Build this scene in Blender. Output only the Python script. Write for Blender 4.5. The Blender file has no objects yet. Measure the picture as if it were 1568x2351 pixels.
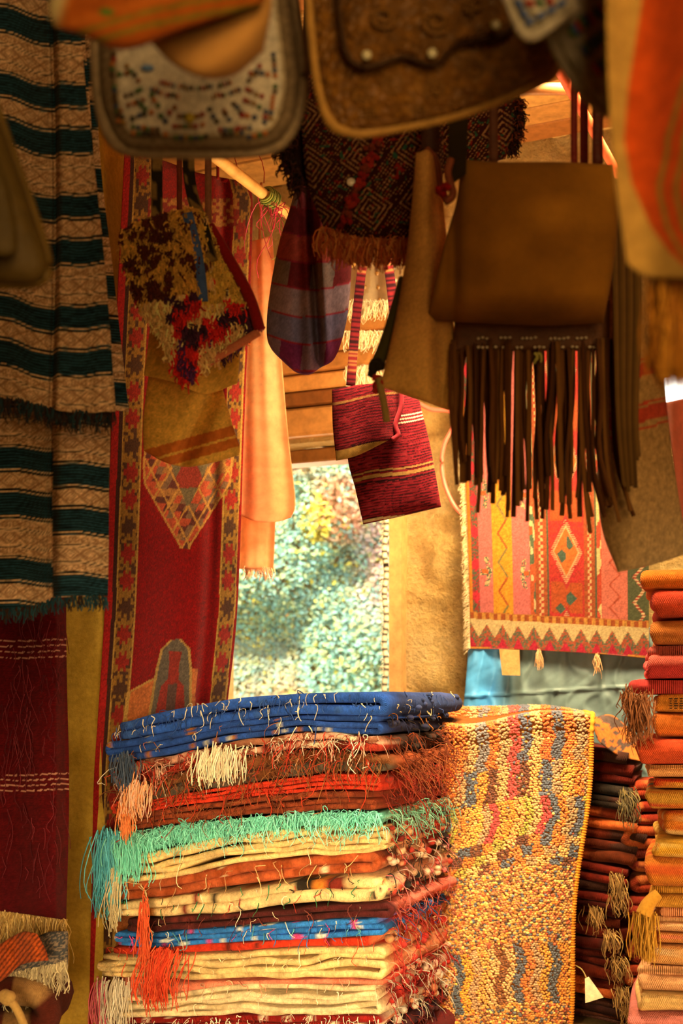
import bpy, math, random
import numpy as np
from mathutils import Vector

# ------------------------------------------------------------------ camera, sky, light, exposure
scene = bpy.context.scene
F = 2939.0            # focal length in pixels of the 1568 x 2351 frame (45 mm on a 36 mm high frame)
CX, HY = 784.0, 1600.0  # principal column and horizon row
EYE = 1.5
cd = bpy.data.cameras.new('camera')
cd.sensor_fit = 'VERTICAL'; cd.sensor_height = 36.0; cd.sensor_width = 24.0
cd.lens = F / 2351.0 * 36.0
cd.shift_y = (HY - 2351 / 2) / 2351.0
cd.dof.use_dof = True; cd.dof.focus_distance = 3.15; cd.dof.aperture_fstop = 3.6
cam = bpy.data.objects.new('camera', cd)
cam.location = (0, 0, EYE); cam.rotation_euler = (math.pi / 2, 0, 0)
scene.collection.objects.link(cam); scene.camera = cam

w = bpy.data.worlds.new('World'); scene.world = w; w.use_nodes = True
bg = w.node_tree.nodes['Background']
bg.inputs[0].default_value = (1.0, 0.93, 0.80, 1); bg.inputs[1].default_value = 3.5

def light(name, kind, loc, target, energy, color, size=1.0, size_y=None, spread=None):
    ld = bpy.data.lights.new(name, kind); ld.energy = energy; ld.color = color
    if kind == 'AREA':
        ld.shape = 'RECTANGLE'; ld.size = size; ld.size_y = size_y or size
        if spread: ld.spread = math.radians(spread)
    o = bpy.data.objects.new(name, ld); scene.collection.objects.link(o)
    o.location = loc
    o.rotation_euler = (Vector(target) - Vector(loc)).to_track_quat('-Z', 'Y').to_euler()
    return o
sun = light('sun', 'SUN', (-3.6, 3.6, 9.6), (0, 8.4, 1.4), 14.0, (1.0, 0.86, 0.62)); sun.data.angle = math.radians(1.5)
light('rug_fill_lamp', 'AREA', (0.32, 2.78, 3.0), (0.62, 3.57, 1.05), 27, (1.0, 0.76, 0.42), 0.5, 0.5, 70)  # added fill for the shaggy rug; no skylight is built in the ceiling
light('wall_fill_lamp', 'AREA', (0.75, 3.05, 3.0), (0.36, 4.3, 1.75), 28, (1.0, 0.76, 0.38), 0.5, 0.4, 90)  # added lamp brightening the back wall beside the window; the roof is closed
light('front_fill_lamp', 'AREA', (0.9, -1.2, 2.0), (-0.1, 3.0, 1.5), 112, (1.0, 0.60, 0.22), 1.8, 2.0)  # added warm fill from behind the camera, where the wall has no door
light('side_fill_lamp', 'AREA', (1.35, 1.75, 1.0), (-0.15, 3.25, 0.95), 6, (1.0, 0.70, 0.36), 0.5, 0.8, 90)  # added fill from the right for the pile and stack, without a doorway
light('pile_fill_lamp', 'AREA', (-0.42, 0.6, 1.05), (-0.08, 3.25, 0.95), 7.2, (1.0, 0.72, 0.35), 0.4, 0.6, 42)  # added narrow lamp brightening the front of the pile; no opening stands there
light('window_daylight', 'AREA', (-0.42, 5.25, 2.15), (0.35, 3.4, 1.7), 60, (1.0, 0.80, 0.50), 0.9, 1.0)
light('ceiling_fill_lamp', 'AREA', (0.35, 3.55, 2.0), (0.2, 4.0, 3.3), 26, (1.0, 0.64, 0.26), 0.7, 0.5)  # added uplight on the ceiling, imitating light bounced off the rug
scene.view_settings.view_transform = 'Standard'; scene.view_settings.look = 'None'
scene.view_settings.gamma = 1.0; scene.view_settings.use_curve_mapping = False
scene.view_settings.exposure = 0.0

# ------------------------------------------------------------------ helpers
rng = np.random.default_rng(7); random.seed(7)
COL = scene.collection
ORG = {}

def P(px, py, d):
    px = np.asarray(px, float); py = np.asarray(py, float); d = np.asarray(d, float) + 0 * px
    return np.stack([(px - CX) / F * d, d, EYE - (py - HY) / F * d], -1)

# room axes: the roof poles run along AXQ, the back wall along AXT
TH = math.radians(24.0)
AXT = np.array([math.cos(TH), -math.sin(TH), 0.0]); AXQ = np.array([math.sin(TH), math.cos(TH), 0.0])
def wall_depth(px, off=0.0):
    k = (np.asarray(px, float) - CX) / F
    return (4.5 - off / math.cos(TH)) / (1 + math.tan(TH) * k)

def lin(c):
    c = np.asarray(c, float)
    return np.where(c <= 0.04045, c / 12.92, ((c + 0.055) / 1.055) ** 2.4)
def H(h):
    h = h.lstrip('#'); return np.array([int(h[i:i + 2], 16) / 255 for i in (0, 2, 4)])
def hsh(i, j, seed):
    n = (i.astype(np.int64) * 374761393 + j.astype(np.int64) * 668265263 + seed * 1442695041) & 0x7fffffff
    n = ((n ^ (n >> 13)) * 1274126177) & 0x7fffffff
    return ((n ^ (n >> 16)) & 0xffff) / 65535.0
def vn(x, y=0.0, seed=0):
    x, y = np.broadcast_arrays(np.asarray(x, float), np.asarray(y, float))
    i = np.floor(x); j = np.floor(y); fx = x - i; fy = y - j
    fx = fx * fx * (3 - 2 * fx); fy = fy * fy * (3 - 2 * fy)
    a = hsh(i, j, seed); b = hsh(i + 1, j, seed); c = hsh(i, j + 1, seed); d = hsh(i + 1, j + 1, seed)
    return (a * (1 - fx) + b * fx) * (1 - fy) + (c * (1 - fx) + d * fx) * fy
def cell(x, y, seed=0):
    x, y = np.broadcast_arrays(np.asarray(x, float), np.asarray(y, float))
    return hsh(np.floor(x), np.floor(y), seed)
def mixc(mask, a, b):
    m = np.clip(np.asarray(mask, float), 0, 1)[..., None]
    return a * (1 - m) + b * m
def flat(c, x):
    return np.broadcast_to(np.asarray(c, float), np.shape(x) + (3,)).copy()
def tri(x):
    return np.abs((x % 1.0) * 2 - 1)

def poly(pts, n, smooth=True):
    p = np.asarray(pts, float)
    if len(p) > 2 and smooth:
        q = np.vstack([2 * p[0] - p[1], p, 2 * p[-1] - p[-2]]); out = []
        t = np.linspace(0, 1, 12, endpoint=False)[:, None]
        for i in range(len(p) - 1):
            a, b, c, d = q[i:i + 4]
            out.append(0.5 * (2 * b + (c - a) * t + (2 * a - 5 * b + 4 * c - d) * t ** 2 + (3 * b - a - 3 * c + d) * t ** 3))
        p = np.vstack(out + [p[-1:]])
    L = np.r_[0, np.cumsum(np.linalg.norm(np.diff(p, axis=0), axis=1))]
    s = np.linspace(0, L[-1], n)
    return np.stack([np.interp(s, L, p[:, k]) for k in range(p.shape[1])], -1)

def mk_mesh(name, V, faces, col=None, uv=None, smooth=True):
    """faces: list of (M,k) integer arrays."""
    me = bpy.data.meshes.new(name)
    V = np.asarray(V, np.float32)
    me.vertices.add(len(V)); me.vertices.foreach_set('co', V.ravel())
    fl = [np.asarray(f, np.int32) for f in faces if len(f)]
    loops = np.concatenate([f.ravel() for f in fl])
    tot = np.concatenate([np.full(len(f), f.shape[1], np.int32) for f in fl])
    st = np.r_[0, np.cumsum(tot)[:-1]].astype(np.int32)
    me.loops.add(len(loops)); me.loops.foreach_set('vertex_index', loops)
    me.polygons.add(len(tot)); me.polygons.foreach_set('loop_start', st)
    me.polygons.foreach_set('use_smooth', np.full(len(tot), smooth))
    if col is not None:
        at = me.color_attributes.new('Col', 'FLOAT_COLOR', 'POINT')
        c = np.ones((len(V), 4), np.float32); c[:, :3] = lin(np.clip(np.broadcast_to(col, (len(V), 3)), 0, 1))
        at.data.foreach_set('color', c.ravel())
    if uv is not None:
        ul = me.uv_layers.new(name='UVMap')
        ul.data.foreach_set('uv', np.asarray(uv, np.float32)[loops].ravel())
    me.update(calc_edges=True); me.validate()
    return me

def obj(name, V, faces, mat, parent=None, col=None, uv=None, smooth=True, loc=None):
    """one mesh object from world-space vertices"""
    V = np.asarray(V, float).reshape(-1, 3)
    if parent is not None: org = ORG[parent.name]
    else: org = np.array(loc, float) if loc is not None else np.array([V[:, 0].mean(), V[:, 1].mean(), V[:, 2].min()])
    o = bpy.data.objects.new(name, mk_mesh(name, V - org, faces, col, uv, smooth))
    COL.objects.link(o)
    if parent is not None: o.parent = parent
    else: o.location = org
    ORG[o.name] = org
    o.data.materials.append(mat)
    return o
def thing(name, label, cat, loc, group=None):
    o = bpy.data.objects.new(name, None); COL.objects.link(o)
    o.location = loc; o.empty_display_size = 0.05; ORG[o.name] = np.array(loc, float)
    return tag(o, label, cat, group)
def tag(o, label, cat, group=None):
    o['label'] = label; o['category'] = cat
    if group: o['group'] = group
    return o
def stuff(o): o['kind'] = 'stuff'; return o
def structure(o): o['kind'] = 'structure'; return o

def grid_faces(nu, nv, off=0, flip=False, wrap_u=False):
    i = np.arange(nv - 1)[:, None]; j = np.arange(nu if wrap_u else nu - 1)[None, :]
    jn = (j + 1) % nu
    f = np.stack([i * nu + j, i * nu + jn, (i + 1) * nu + jn, (i + 1) * nu + j], -1).reshape(-1, 4) + off
    return f[:, ::-1] if flip else f

def coons(T, R, B, L, nu, nv):
    T = poly(T, nu); B = poly(B, nu); L = poly(L, nv); R = poly(R, nv)
    u = np.linspace(0, 1, nu)[None, :, None]; v = np.linspace(0, 1, nv)[:, None, None]
    S = (1 - v) * T[None] + v * B[None] + (1 - u) * L[:, None] + u * R[:, None]
    S -= (1 - u) * (1 - v) * T[0] + u * (1 - v) * T[-1] + (1 - u) * v * B[0] + u * v * B[-1]
    return S[..., 0], S[..., 1], u[..., 0] + 0 * v[..., 0], v[..., 0] + 0 * u[..., 0]

SURF = {}
def sheet(name, T, R, B, L, depth, mat, parent=None, nu=40, nv=60, thick=0.006, bulge=0.0, relief=None, col=None, p=2.6, backcol=None):
    """cloth or bag with real thickness: the outline is traced at its own distance, front and back are separate skins"""
    x, y, u, v = coons(T, R, B, L, nu, nv)
    d = depth(x, y, u, v) if callable(depth) else depth + 0 * x
    prof = np.sqrt(np.clip(1 - np.abs(2 * u - 1) ** p, 0, 1) * np.clip(1 - np.abs(2 * v - 1) ** p, 0, 1))
    r = relief(x, y, u, v) if relief is not None else 0
    f = P(x, y, d - thick / 2 - bulge * prof + r)
    bk = P(x, y, d + thick / 2 + bulge * prof + r)
    c = col(x, y, u, v) if callable(col) else flat(col if col is not None else [.5, .5, .5], x)
    N = nu * nv
    V = np.vstack([f.reshape(-1, 3), bk.reshape(-1, 3)])
    rim = np.concatenate([np.arange(nu), np.arange(1, nv) * nu + nu - 1, (nv - 1) * nu + np.arange(nu - 2, -1, -1), np.arange(nv - 2, 0, -1) * nu])
    rn = np.roll(rim, -1)
    faces = [grid_faces(nu, nv, 0, True), grid_faces(nu, nv, N), np.stack([rim, rn, rn + N, rim + N], -1)]
    sx = np.linalg.norm(np.diff(f, axis=1), axis=2).sum(1).mean(); sy = np.linalg.norm(np.diff(f, axis=0), axis=2).sum(0).mean()
    uv = np.stack([u * sx, v * sy], -1).reshape(-1, 2)
    cb = c if backcol is None else flat(backcol, x)
    o = obj(name, V, faces, mat, parent, np.vstack([c.reshape(-1, 3), cb.reshape(-1, 3)]), np.vstack([uv, uv]))
    SURF[o.name] = (x, y, f)
    return o
def on_surf(o, px, py):
    x, y, f = SURF[o.name]
    k = np.argmin((x - px) ** 2 + (y - py) ** 2)
    return f.reshape(-1, 3)[k].copy()

def tube(pts, rad, sides=8, caps=True):
    p = np.asarray(pts, float); n = len(p); rad = np.broadcast_to(np.asarray(rad, float), (n,))
    t = np.gradient(p, axis=0); t /= np.linalg.norm(t, axis=1)[:, None] + 1e-9
    ref = np.array([0, 0, 1.0]) if np.abs(t[:, 2]).mean() < 0.8 else np.array([0, 1.0, 0])
    a = np.cross(t, ref); a /= np.linalg.norm(a, axis=1)[:, None] + 1e-9
    b = np.cross(t, a)
    an = np.linspace(0, 2 * np.pi, sides, endpoint=False)
    V = p[:, None] + rad[:, None, None] * (np.cos(an)[None, :, None] * a[:, None] + np.sin(an)[None, :, None] * b[:, None])
    f = [grid_faces(sides, n, 0, False, True)]
    if caps: f += [np.arange(sides)[None, ::-1], (np.arange(sides) + (n - 1) * sides)[None]]
    return V.reshape(-1, 3), f
def join(parts):
    """parts: list of (V, faces, col) -> one V, faces, col"""
    Vs, Fs, Cs, o = [], [], [], 0
    for V, fs, c in parts:
        Vs.append(V); Fs += [np.asarray(f) + o for f in fs]; Cs.append(np.broadcast_to(c, (len(V), 3))); o += len(V)
    by = {}
    for f in Fs: by.setdefault(f.shape[1], []).append(f)
    return np.vstack(Vs), [np.vstack(v) for v in by.values()], np.vstack(Cs)

def ribbon(name, pts, width, mat, parent, col, thick=0.003, wdir=(1, 0, 0), n=24, colfn=None, nw=3):
    """flat strap along 3-D points"""
    p = poly(pts, n); wd = np.asarray(wdir, float); t = np.gradient(p, axis=0); t /= np.linalg.norm(t, axis=1)[:, None]
    a = wd - t * (t @ wd)[:, None]; a /= np.linalg.norm(a, axis=1)[:, None]; b = np.cross(t, a)
    wv = np.broadcast_to(np.asarray(width, float), (n,))
    s = np.linspace(-.5, .5, nw)
    ring = np.concatenate([np.stack([s, 0 * s + .5], -1), np.stack([s[::-1], 0 * s - .5], -1)])
    V = p[:, None] + ring[None, :, :1] * wv[:, None, None] * a[:, None] + ring[None, :, 1:] * thick * b[:, None]
    m = len(ring)
    l = np.r_[0, np.cumsum(np.linalg.norm(np.diff(p, axis=0), axis=1))]
    c = flat(col, np.zeros(n * m)) if colfn is None else colfn(np.repeat(l, m), np.tile(ring[:, 0], n))
    uv = np.stack([np.tile(ring[:, 0], n) * wv.mean(), np.repeat(l, m)], -1)
    return obj(name, V.reshape(-1, 3), [grid_faces(m, n, 0, False, True), np.arange(m)[None, ::-1], (np.arange(m) + (n - 1) * m)[None]], mat, parent, c, uv)

def strands(roots, dirs, lens, rad, cols, grav=0.6, curl=0.15, segs=6, sides=3, seed=0):
    """hanging yarns: three-sided tubes, all of them one (V, faces, col)"""
    g = np.random.default_rng(seed); n = len(roots); roots = np.asarray(roots, float)
    dirs = np.broadcast_to(np.asarray(dirs, float), (n, 3)); dirs = dirs / (np.linalg.norm(dirs, axis=1)[:, None] + 1e-9)
    lens = np.broadcast_to(np.asarray(lens, float), (n,)); rad = np.broadcast_to(np.asarray(rad, float), (n,))
    t = np.linspace(0, 1, segs)[None, :, None]
    down = np.array([0, 0, -1.0])
    p = roots[:, None] + lens[:, None, None] * (dirs[:, None] * t * (1 - grav * t * .8) + down * grav * t ** 1.5)
    ph = g.uniform(0, 6.28, (n, 1, 3)); fr = g.uniform(2, 7, (n, 1, 3))
    p = p + curl * lens[:, None, None] * (np.sin(ph + fr * t) - np.sin(ph)) * 0.5
    tg = np.gradient(p, axis=1); tg /= np.linalg.norm(tg, axis=2)[..., None] + 1e-9
    a = np.cross(tg, np.array([0.3, 1.0, 0.2])); a /= np.linalg.norm(a, axis=2)[..., None] + 1e-9
    b = np.cross(tg, a)
    an = np.linspace(0, 2 * np.pi, sides, endpoint=False)
    rr = rad[:, None, None, None] * np.linspace(1, .6, segs)[None, :, None, None]
    V = p[:, :, None] + rr * (np.cos(an)[:, None] * a[:, :, None] + np.sin(an)[:, None] * b[:, :, None])
    base = grid_faces(sides, segs, 0, False, True)
    Fc = (base[None] + (np.arange(n) * segs * sides)[:, None, None]).reshape(-1, 4)
    C = np.repeat(np.broadcast_to(cols, (n, 3)), segs * sides, axis=0)
    return V.reshape(-1, 3), [Fc], C
def pick(pal, n, g=rng, jit=.06):
    pal = np.array([H(c) for c in pal]); return np.clip(pal[g.integers(0, len(pal), n)] * (1 + g.uniform(-jit, jit, (n, 1)) * 2), 0, 1)

def box(cx, cy, cz, sx, sy, sz, ax=None):
    """box with chamfered long edges; ax = (unit x, unit y, unit z)"""
    A = np.eye(3) if ax is None else np.asarray(ax)
    b = min(sx, sy, sz) * .12
    V = []
    for X in (-1, 1):
        for (yy, zz) in ((-1, -1 + 0), (1, -1), (1, 1), (-1, 1)):
            V.append((X * sx / 2, yy * sy / 2, zz * sz / 2))
    V = np.array(V, float)
    # octagonal section
    sec = [(-sy / 2 + b, -sz / 2), (sy / 2 - b, -sz / 2), (sy / 2, -sz / 2 + b), (sy / 2, sz / 2 - b), (sy / 2 - b, sz / 2), (-sy / 2 + b, sz / 2), (-sy / 2, sz / 2 - b), (-sy / 2, -sz / 2 + b)]
    V = np.array([(X, s[0], s[1]) for X in (-sx / 2, sx / 2) for s in sec])
    return V @ A + np.array([cx, cy, cz]), [grid_faces(8, 2, 0, True, True), np.arange(8)[None], np.arange(8)[None, ::-1] + 8]

def ico(r=1.0, sub=1):
    import bmesh
    bm = bmesh.new(); bmesh.ops.create_icosphere(bm, subdivisions=sub, radius=r)
    V = np.array([v.co[:] for v in bm.verts]); f = np.array([[v.index for v in q.verts] for q in bm.faces]); bm.free()
    return V, f
ICO1 = ico(1, 1); ICO2 = ico(1, 2)
def blobs(C, S, cols, base=ICO1):
    """many small ellipsoids: centres C (n,3), radii S (n,3)"""
    V, f = base; n = len(C); m = len(V)
    VV = (np.asarray(C)[:, None] + V[None] * np.broadcast_to(S, (n, 3))[:, None]).reshape(-1, 3)
    return VV, [(f[None] + (np.arange(n) * m)[:, None, None]).reshape(-1, 3)], np.repeat(np.broadcast_to(cols, (n, 3)), m, axis=0)

# ------------------------------------------------------------------ materials
MATS = {}
def nd(nt, typ, **kw):
    n = nt.nodes.new(typ)
    for k, v in kw.items():
        if k.startswith('i_'):
            key = k[2:]; n.inputs[int(key) if key.isdigit() else key.replace('_', ' ')].default_value = v
        else: setattr(n, k, v)
    return n
def fabric(key='cloth', thread=420, bump=.4, grain=.22, gscale=60, rough=.92, trans=0.0, sheen=.03, spec=.05, vor=0.0, vscale=60):
    k = (key, thread, bump, grain, gscale, rough, trans, sheen, spec, vor, vscale)
    if k in MATS: return MATS[k]
    m = bpy.data.materials.new(key); m.use_nodes = True; nt = m.node_tree; L = nt.links
    b = nt.nodes['Principled BSDF']; out = nt.nodes['Material Output']
    at = nd(nt, 'ShaderNodeAttribute', attribute_name='Col')
    tc = nd(nt, 'ShaderNodeTexCoord')
    no = nd(nt, 'ShaderNodeTexNoise', i_Scale=gscale, i_Detail=4.0, i_Roughness=.65); L.new(tc.outputs['Object'], no.inputs['Vector'])
    mr = nd(nt, 'ShaderNodeMapRange', i_1=.3, i_2=.7, i_3=1 - grain, i_4=1 + grain); L.new(no.outputs['Fac'], mr.inputs[0])
    mu = nd(nt, 'ShaderNodeVectorMath', operation='SCALE'); L.new(at.outputs['Color'], mu.inputs[0]); L.new(mr.outputs[0], mu.inputs['Scale'])
    L.new(mu.outputs[0], b.inputs['Base Color'])
    h = no.outputs['Fac']
    if thread:
        uvs = nd(nt, 'ShaderNodeSeparateXYZ'); L.new(tc.outputs['UV'], uvs.inputs[0])
        sn = []
        for ax in (0, 1):
            a = nd(nt, 'ShaderNodeMath', operation='MULTIPLY', i_1=thread * 6.283); L.new(uvs.outputs[ax], a.inputs[0])
            s = nd(nt, 'ShaderNodeMath', operation='SINE'); L.new(a.outputs[0], s.inputs[0]); sn.append(s)
        mx = nd(nt, 'ShaderNodeMath', operation='MULTIPLY'); L.new(sn[0].outputs[0], mx.inputs[0]); L.new(sn[1].outputs[0], mx.inputs[1])
        ad = nd(nt, 'ShaderNodeMath', operation='MULTIPLY_ADD', i_1=.35); L.new(mx.outputs[0], ad.inputs[0]); L.new(no.outputs['Fac'], ad.inputs[2])
        h = ad.outputs[0]
    if vor:
        vo = nd(nt, 'ShaderNodeTexVoronoi', feature='DISTANCE_TO_EDGE', i_Scale=vscale); L.new(tc.outputs['Object'], vo.inputs['Vector'])
        ad2 = nd(nt, 'ShaderNodeMath', operation='MULTIPLY_ADD', i_1=vor); L.new(vo.outputs['Distance'], ad2.inputs[0]); L.new(h, ad2.inputs[2]); h = ad2.outputs[0]
    bu = nd(nt, 'ShaderNodeBump', i_Strength=bump, i_Distance=.004); L.new(h, bu.inputs['Height']); L.new(bu.outputs[0], b.inputs['Normal'])
    b.inputs['Roughness'].default_value = rough; b.inputs['Specular IOR Level'].default_value = spec
    b.inputs['Sheen Weight'].default_value = sheen; b.inputs['Sheen Roughness'].default_value = .6
    if trans:
        tr = nd(nt, 'ShaderNodeBsdfTranslucent'); L.new(mu.outputs[0], tr.inputs[0])
        ms = nd(nt, 'ShaderNodeMixShader', i_0=trans); L.new(b.outputs[0], ms.inputs[1]); L.new(tr.outputs[0], ms.inputs[2]); L.new(ms.outputs[0], out.inputs[0])
    MATS[k] = m; return m
CLOTH = fabric('woven_cloth')
WOOL = fabric('thick_wool', 300, .55, .28, 90)
YARN = fabric('yarn', 0, .2, .15, 200, sheen=.05)
LEATHER = fabric('leather', 0, .35, .22, 45, .55, spec=.22, sheen=0, vor=1.2, vscale=160)
SUEDE = fabric('suede', 0, .15, .15, 18, .9, spec=.05, sheen=.03)
WOOD = fabric('wood', 0, .35, .25, 25, .7, spec=.25, sheen=0)
def earth(key, c1, c2, c3, scale=3.0, bump=.8, dist=.03):
    m = bpy.data.materials.new(key); m.use_nodes = True; nt = m.node_tree; L = nt.links; b = nt.nodes['Principled BSDF']
    tc = nd(nt, 'ShaderNodeTexCoord')
    n1 = nd(nt, 'ShaderNodeTexNoise', i_Scale=scale, i_Detail=8.0, i_Roughness=.7); L.new(tc.outputs['Object'], n1.inputs['Vector'])
    n2 = nd(nt, 'ShaderNodeTexNoise', i_Scale=scale * 14, i_Detail=6.0, i_Roughness=.75); L.new(tc.outputs['Object'], n2.inputs['Vector'])
    cr = nd(nt, 'ShaderNodeValToRGB'); e = cr.color_ramp.elements
    e[0].position = .3; e[0].color = (*lin(H(c1)), 1); e[1].position = .72; e[1].color = (*lin(H(c3)), 1)
    el = e.new(.5); el.color = (*lin(H(c2)), 1)
    L.new(n1.outputs['Fac'], cr.inputs[0])
    mr = nd(nt, 'ShaderNodeMapRange', i_1=.3, i_2=.7, i_3=.72, i_4=1.15); L.new(n2.outputs['Fac'], mr.inputs[0])
    mu = nd(nt, 'ShaderNodeVectorMath', operation='SCALE'); L.new(cr.outputs[0], mu.inputs[0]); L.new(mr.outputs[0], mu.inputs['Scale']); L.new(mu.outputs[0], b.inputs['Base Color'])
    ad = nd(nt, 'ShaderNodeMath', operation='ADD'); L.new(n1.outputs['Fac'], ad.inputs[0]); L.new(n2.outputs['Fac'], ad.inputs[1])
    bu = nd(nt, 'ShaderNodeBump', i_Strength=bump, i_Distance=dist); L.new(ad.outputs[0], bu.inputs['Height']); L.new(bu.outputs[0], b.inputs['Normal'])
    b.inputs['Roughness'].default_value = .95; b.inputs['Specular IOR Level'].default_value = .1
    return m
ADOBE = earth('adobe', '#c2924e', '#dcb474', '#eccb96', 3.0, .9, .05)
CONCRETE = earth('concrete', '#a4842c', '#b8963a', '#c8a84c', 5.0, .5, .015)
EARTH = earth('earth_floor', '#6a4a2c', '#7a5836', '#8a6a44')
# ------------------------------------------------------------------ the room
W0 = np.array([0, 4.5, 0.0])
def Wp(s, z, off=0.0):
    s = np.asarray(s, float); z = np.asarray(z, float); off = np.asarray(off, float) + 0 * s
    return W0 + s[..., None] * AXT + z[..., None] * np.array([0, 0, 1.0]) - off[..., None] * AXQ
def RB(s0, s1, q0, q1, z0, z1):
    """box along the room axes from absolute room coordinates"""
    c = AXT * (s0 + s1) / 2 + AXQ * (q0 + q1) / 2
    return box(c[0], c[1], (z0 + z1) / 2, s1 - s0, q1 - q0, z1 - z0, (AXT, AXQ, np.array([0, 0, 1.0])))
S_OFF = float(W0 @ AXT); Q_W = float(W0 @ AXQ)      # room coordinates of the wall's origin
CEIL = 3.36
WIN = (-0.64, 0.215, 1.42, 2.405)                   # opening: s0, s1, z0, z1
HOLE = (1.135, 2.47, 0.06)                          # small round air hole in the wall

def plain_box(name, b, mat):
    return structure(obj(name, b[0], b[1], mat, None, smooth=False))
plain_box('floor', RB(-5, 2.6, -2.2, 4.6, -0.1, 0.0), EARTH)
plain_box('wall_left', RB(-2.95, -2.75, -2.0, Q_W + .1, 0, CEIL), ADOBE)
plain_box('wall_right', RB(1.35, 1.55, -2.0, Q_W + .1, 0, CEIL), ADOBE)
plain_box('wall_front', RB(-2.95, 1.55, -2.1, -1.9, 0, CEIL), ADOBE)

# back wall: rough adobe grid with the window opening and the round hole cut out
s = np.arange(-0.98, 3.21, 0.025); s = np.unique(np.round(np.r_[s[(np.abs(s - WIN[0]) > .013) & (np.abs(s - WIN[1]) > .013)], WIN[0], WIN[1]], 4))
z = np.arange(0, CEIL + .05, 0.025); z = np.unique(np.round(np.r_[z[(np.abs(z - WIN[2]) > .013) & (np.abs(z - WIN[3]) > .013)], WIN[2], WIN[3]], 4))
S, Z = np.meshgrid(s, z)
rr = np.hypot(S - HOLE[0], Z - HOLE[1]); near = (rr > 1e-6) & (np.abs(rr - HOLE[2]) < .019)
S = np.where(near, HOLE[0] + (S - HOLE[0]) * HOLE[2] / np.maximum(rr, 1e-6), S); Z = np.where(near, HOLE[1] + (Z - HOLE[1]) * HOLE[2] / np.maximum(rr, 1e-6), Z)
dist = np.maximum(np.maximum(WIN[0] - S, S - WIN[1]), np.maximum(WIN[2] - Z, Z - WIN[3]))
am = np.clip(dist / .12, 0, 1) * np.clip((np.hypot(S - HOLE[0], Z - HOLE[1]) - HOLE[2]) / .05, 0, 1)
bumpy = (vn(S * 5, Z * 5, 1) - .5) * .07 + (vn(S * 14, Z * 14, 2) - .5) * .035 + (vn(S * 30, Z * 30, 3) - .5) * .026
V = Wp(S, Z, bumpy * am)
f = grid_faces(len(s), len(z))
cs = S.reshape(-1)[f].mean(1); cz = Z.reshape(-1)[f].mean(1)
keep = ~((cs > WIN[0]) & (cs < WIN[1]) & (cz > WIN[2]) & (cz < WIN[3])) & (np.hypot(cs - HOLE[0], cz - HOLE[1]) > HOLE[2] * .93)
parts = [(V.reshape(-1, 3), [f[keep][:, ::-1]], [1, 1, 1])]
def reveal(a, b, n=14):
    t = np.linspace(0, 1, n)[:, None]; dpt = np.linspace(0, -.38, 8)[None, :]
    ss = a[0] + (b[0] - a[0]) * t + 0 * dpt; zz = a[1] + (b[1] - a[1]) * t + 0 * dpt
    ba = np.sin(np.pi * (dpt / -.38)) * (vn(ss * 9 + zz * 9, dpt * 20, 5) - .5) * .05
    hor = abs(a[1] - b[1]) < 1e-6
    V = Wp(ss + (0 if hor else ba), zz + (ba if hor else 0), dpt + 0 * t)
    return V.reshape(-1, 3), [grid_faces(8, n)], [1, 1, 1]
c = [(WIN[0], WIN[2]), (WIN[1], WIN[2]), (WIN[1], WIN[3]), (WIN[0], WIN[3])]
for i in range(4): parts.append(reveal(c[i], c[(i + 1) % 4]))
# outer skin of the same wall
so = np.array([-0.98, WIN[0], WIN[1], 3.2]); zo = np.array([0, WIN[2], WIN[3], CEIL + .04]); SO, ZO = np.meshgrid(so, zo)
fo = grid_faces(4, 4); fo = np.delete(fo, [4, 5, 8], axis=0)     # the opening and the bay with the air hole stay open
parts.append((Wp(SO, ZO, 0 * SO - .38).reshape(-1, 3), [fo], [1, 1, 1]))
V, f, _ = join(parts)
structure(obj('wall_back', V, f, ADOBE, None))

# ceiling: boards and beams along the wall direction over a mat of reeds
b = RB(-3.0, 1.6, -2.1, Q_W + .4, CEIL, CEIL + .1)
ceil = structure(obj('ceiling', b[0], b[1], WOOD, None, flat(H('#5a3a1c'), np.zeros(len(b[0]))), smooth=False))
def wood_piece(name, b, colr, parent, seed=0):
    V, f = b
    return obj(name, V, f, WOOD, parent, flat(H(colr), np.zeros(len(V))), np.stack([V[:, 0], V[:, 1]], -1), smooth=False)
q = 2.2; k = 0
tones = ['#c08a4e', '#b47c42', '#cc9a5a', '#a86c38', '#c69252']
while q < Q_W - .02:
    wd = .10 + .05 * cell(k, 0, 4)
    for j, (sa, sb) in enumerate(((-2.7, -1.45 + .3 * cell(k, 1, 3)), (-1.44 + .3 * cell(k, 1, 3), -.2 + .2 * cell(k, 2, 3)), (-.19 + .2 * cell(k, 2, 3), 1.33))):
        dz = .012 * cell(k, j, 9)
        if k % 4 != 3: wood_piece('plank', RB(sa, sb, q + .004, q + wd - .004, CEIL - .035 - dz, CEIL - .008), tones[(k * 3 + j) % 5], ceil)
    if k % 4 == 3:      # a strip where the reeds show
        parts = []
        for i in range(7):
            qq = q + .012 + i * (wd - .02) / 6
            A = AXT * -2.7 + AXQ * qq + np.array([0, 0, CEIL - .018]); B = AXT * 1.33 + AXQ * qq + np.array([0, 0, CEIL - .018])
            tt = np.linspace(0, 1, 14)[:, None]
            v, ff = tube(A + (B - A) * tt + np.c_[0 * tt, 0 * tt, .004 * np.sin(tt * 30 + i)], .0085, 6)
            parts.append((v, ff, H(['#c49a5c', '#b0803e', '#d0a868'][i % 3])))
        v, ff, cc = join(parts); stuff(obj('reed_mat', v, ff, WOOD, ceil, cc))
    q += wd; k += 1
for qq in (1.2, 2.45, 3.32):       # beams across
    wood_piece('beam', RB(-2.72, 1.34, qq, qq + .11, CEIL - .14, CEIL - .03), '#7a4218', ceil)

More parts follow.
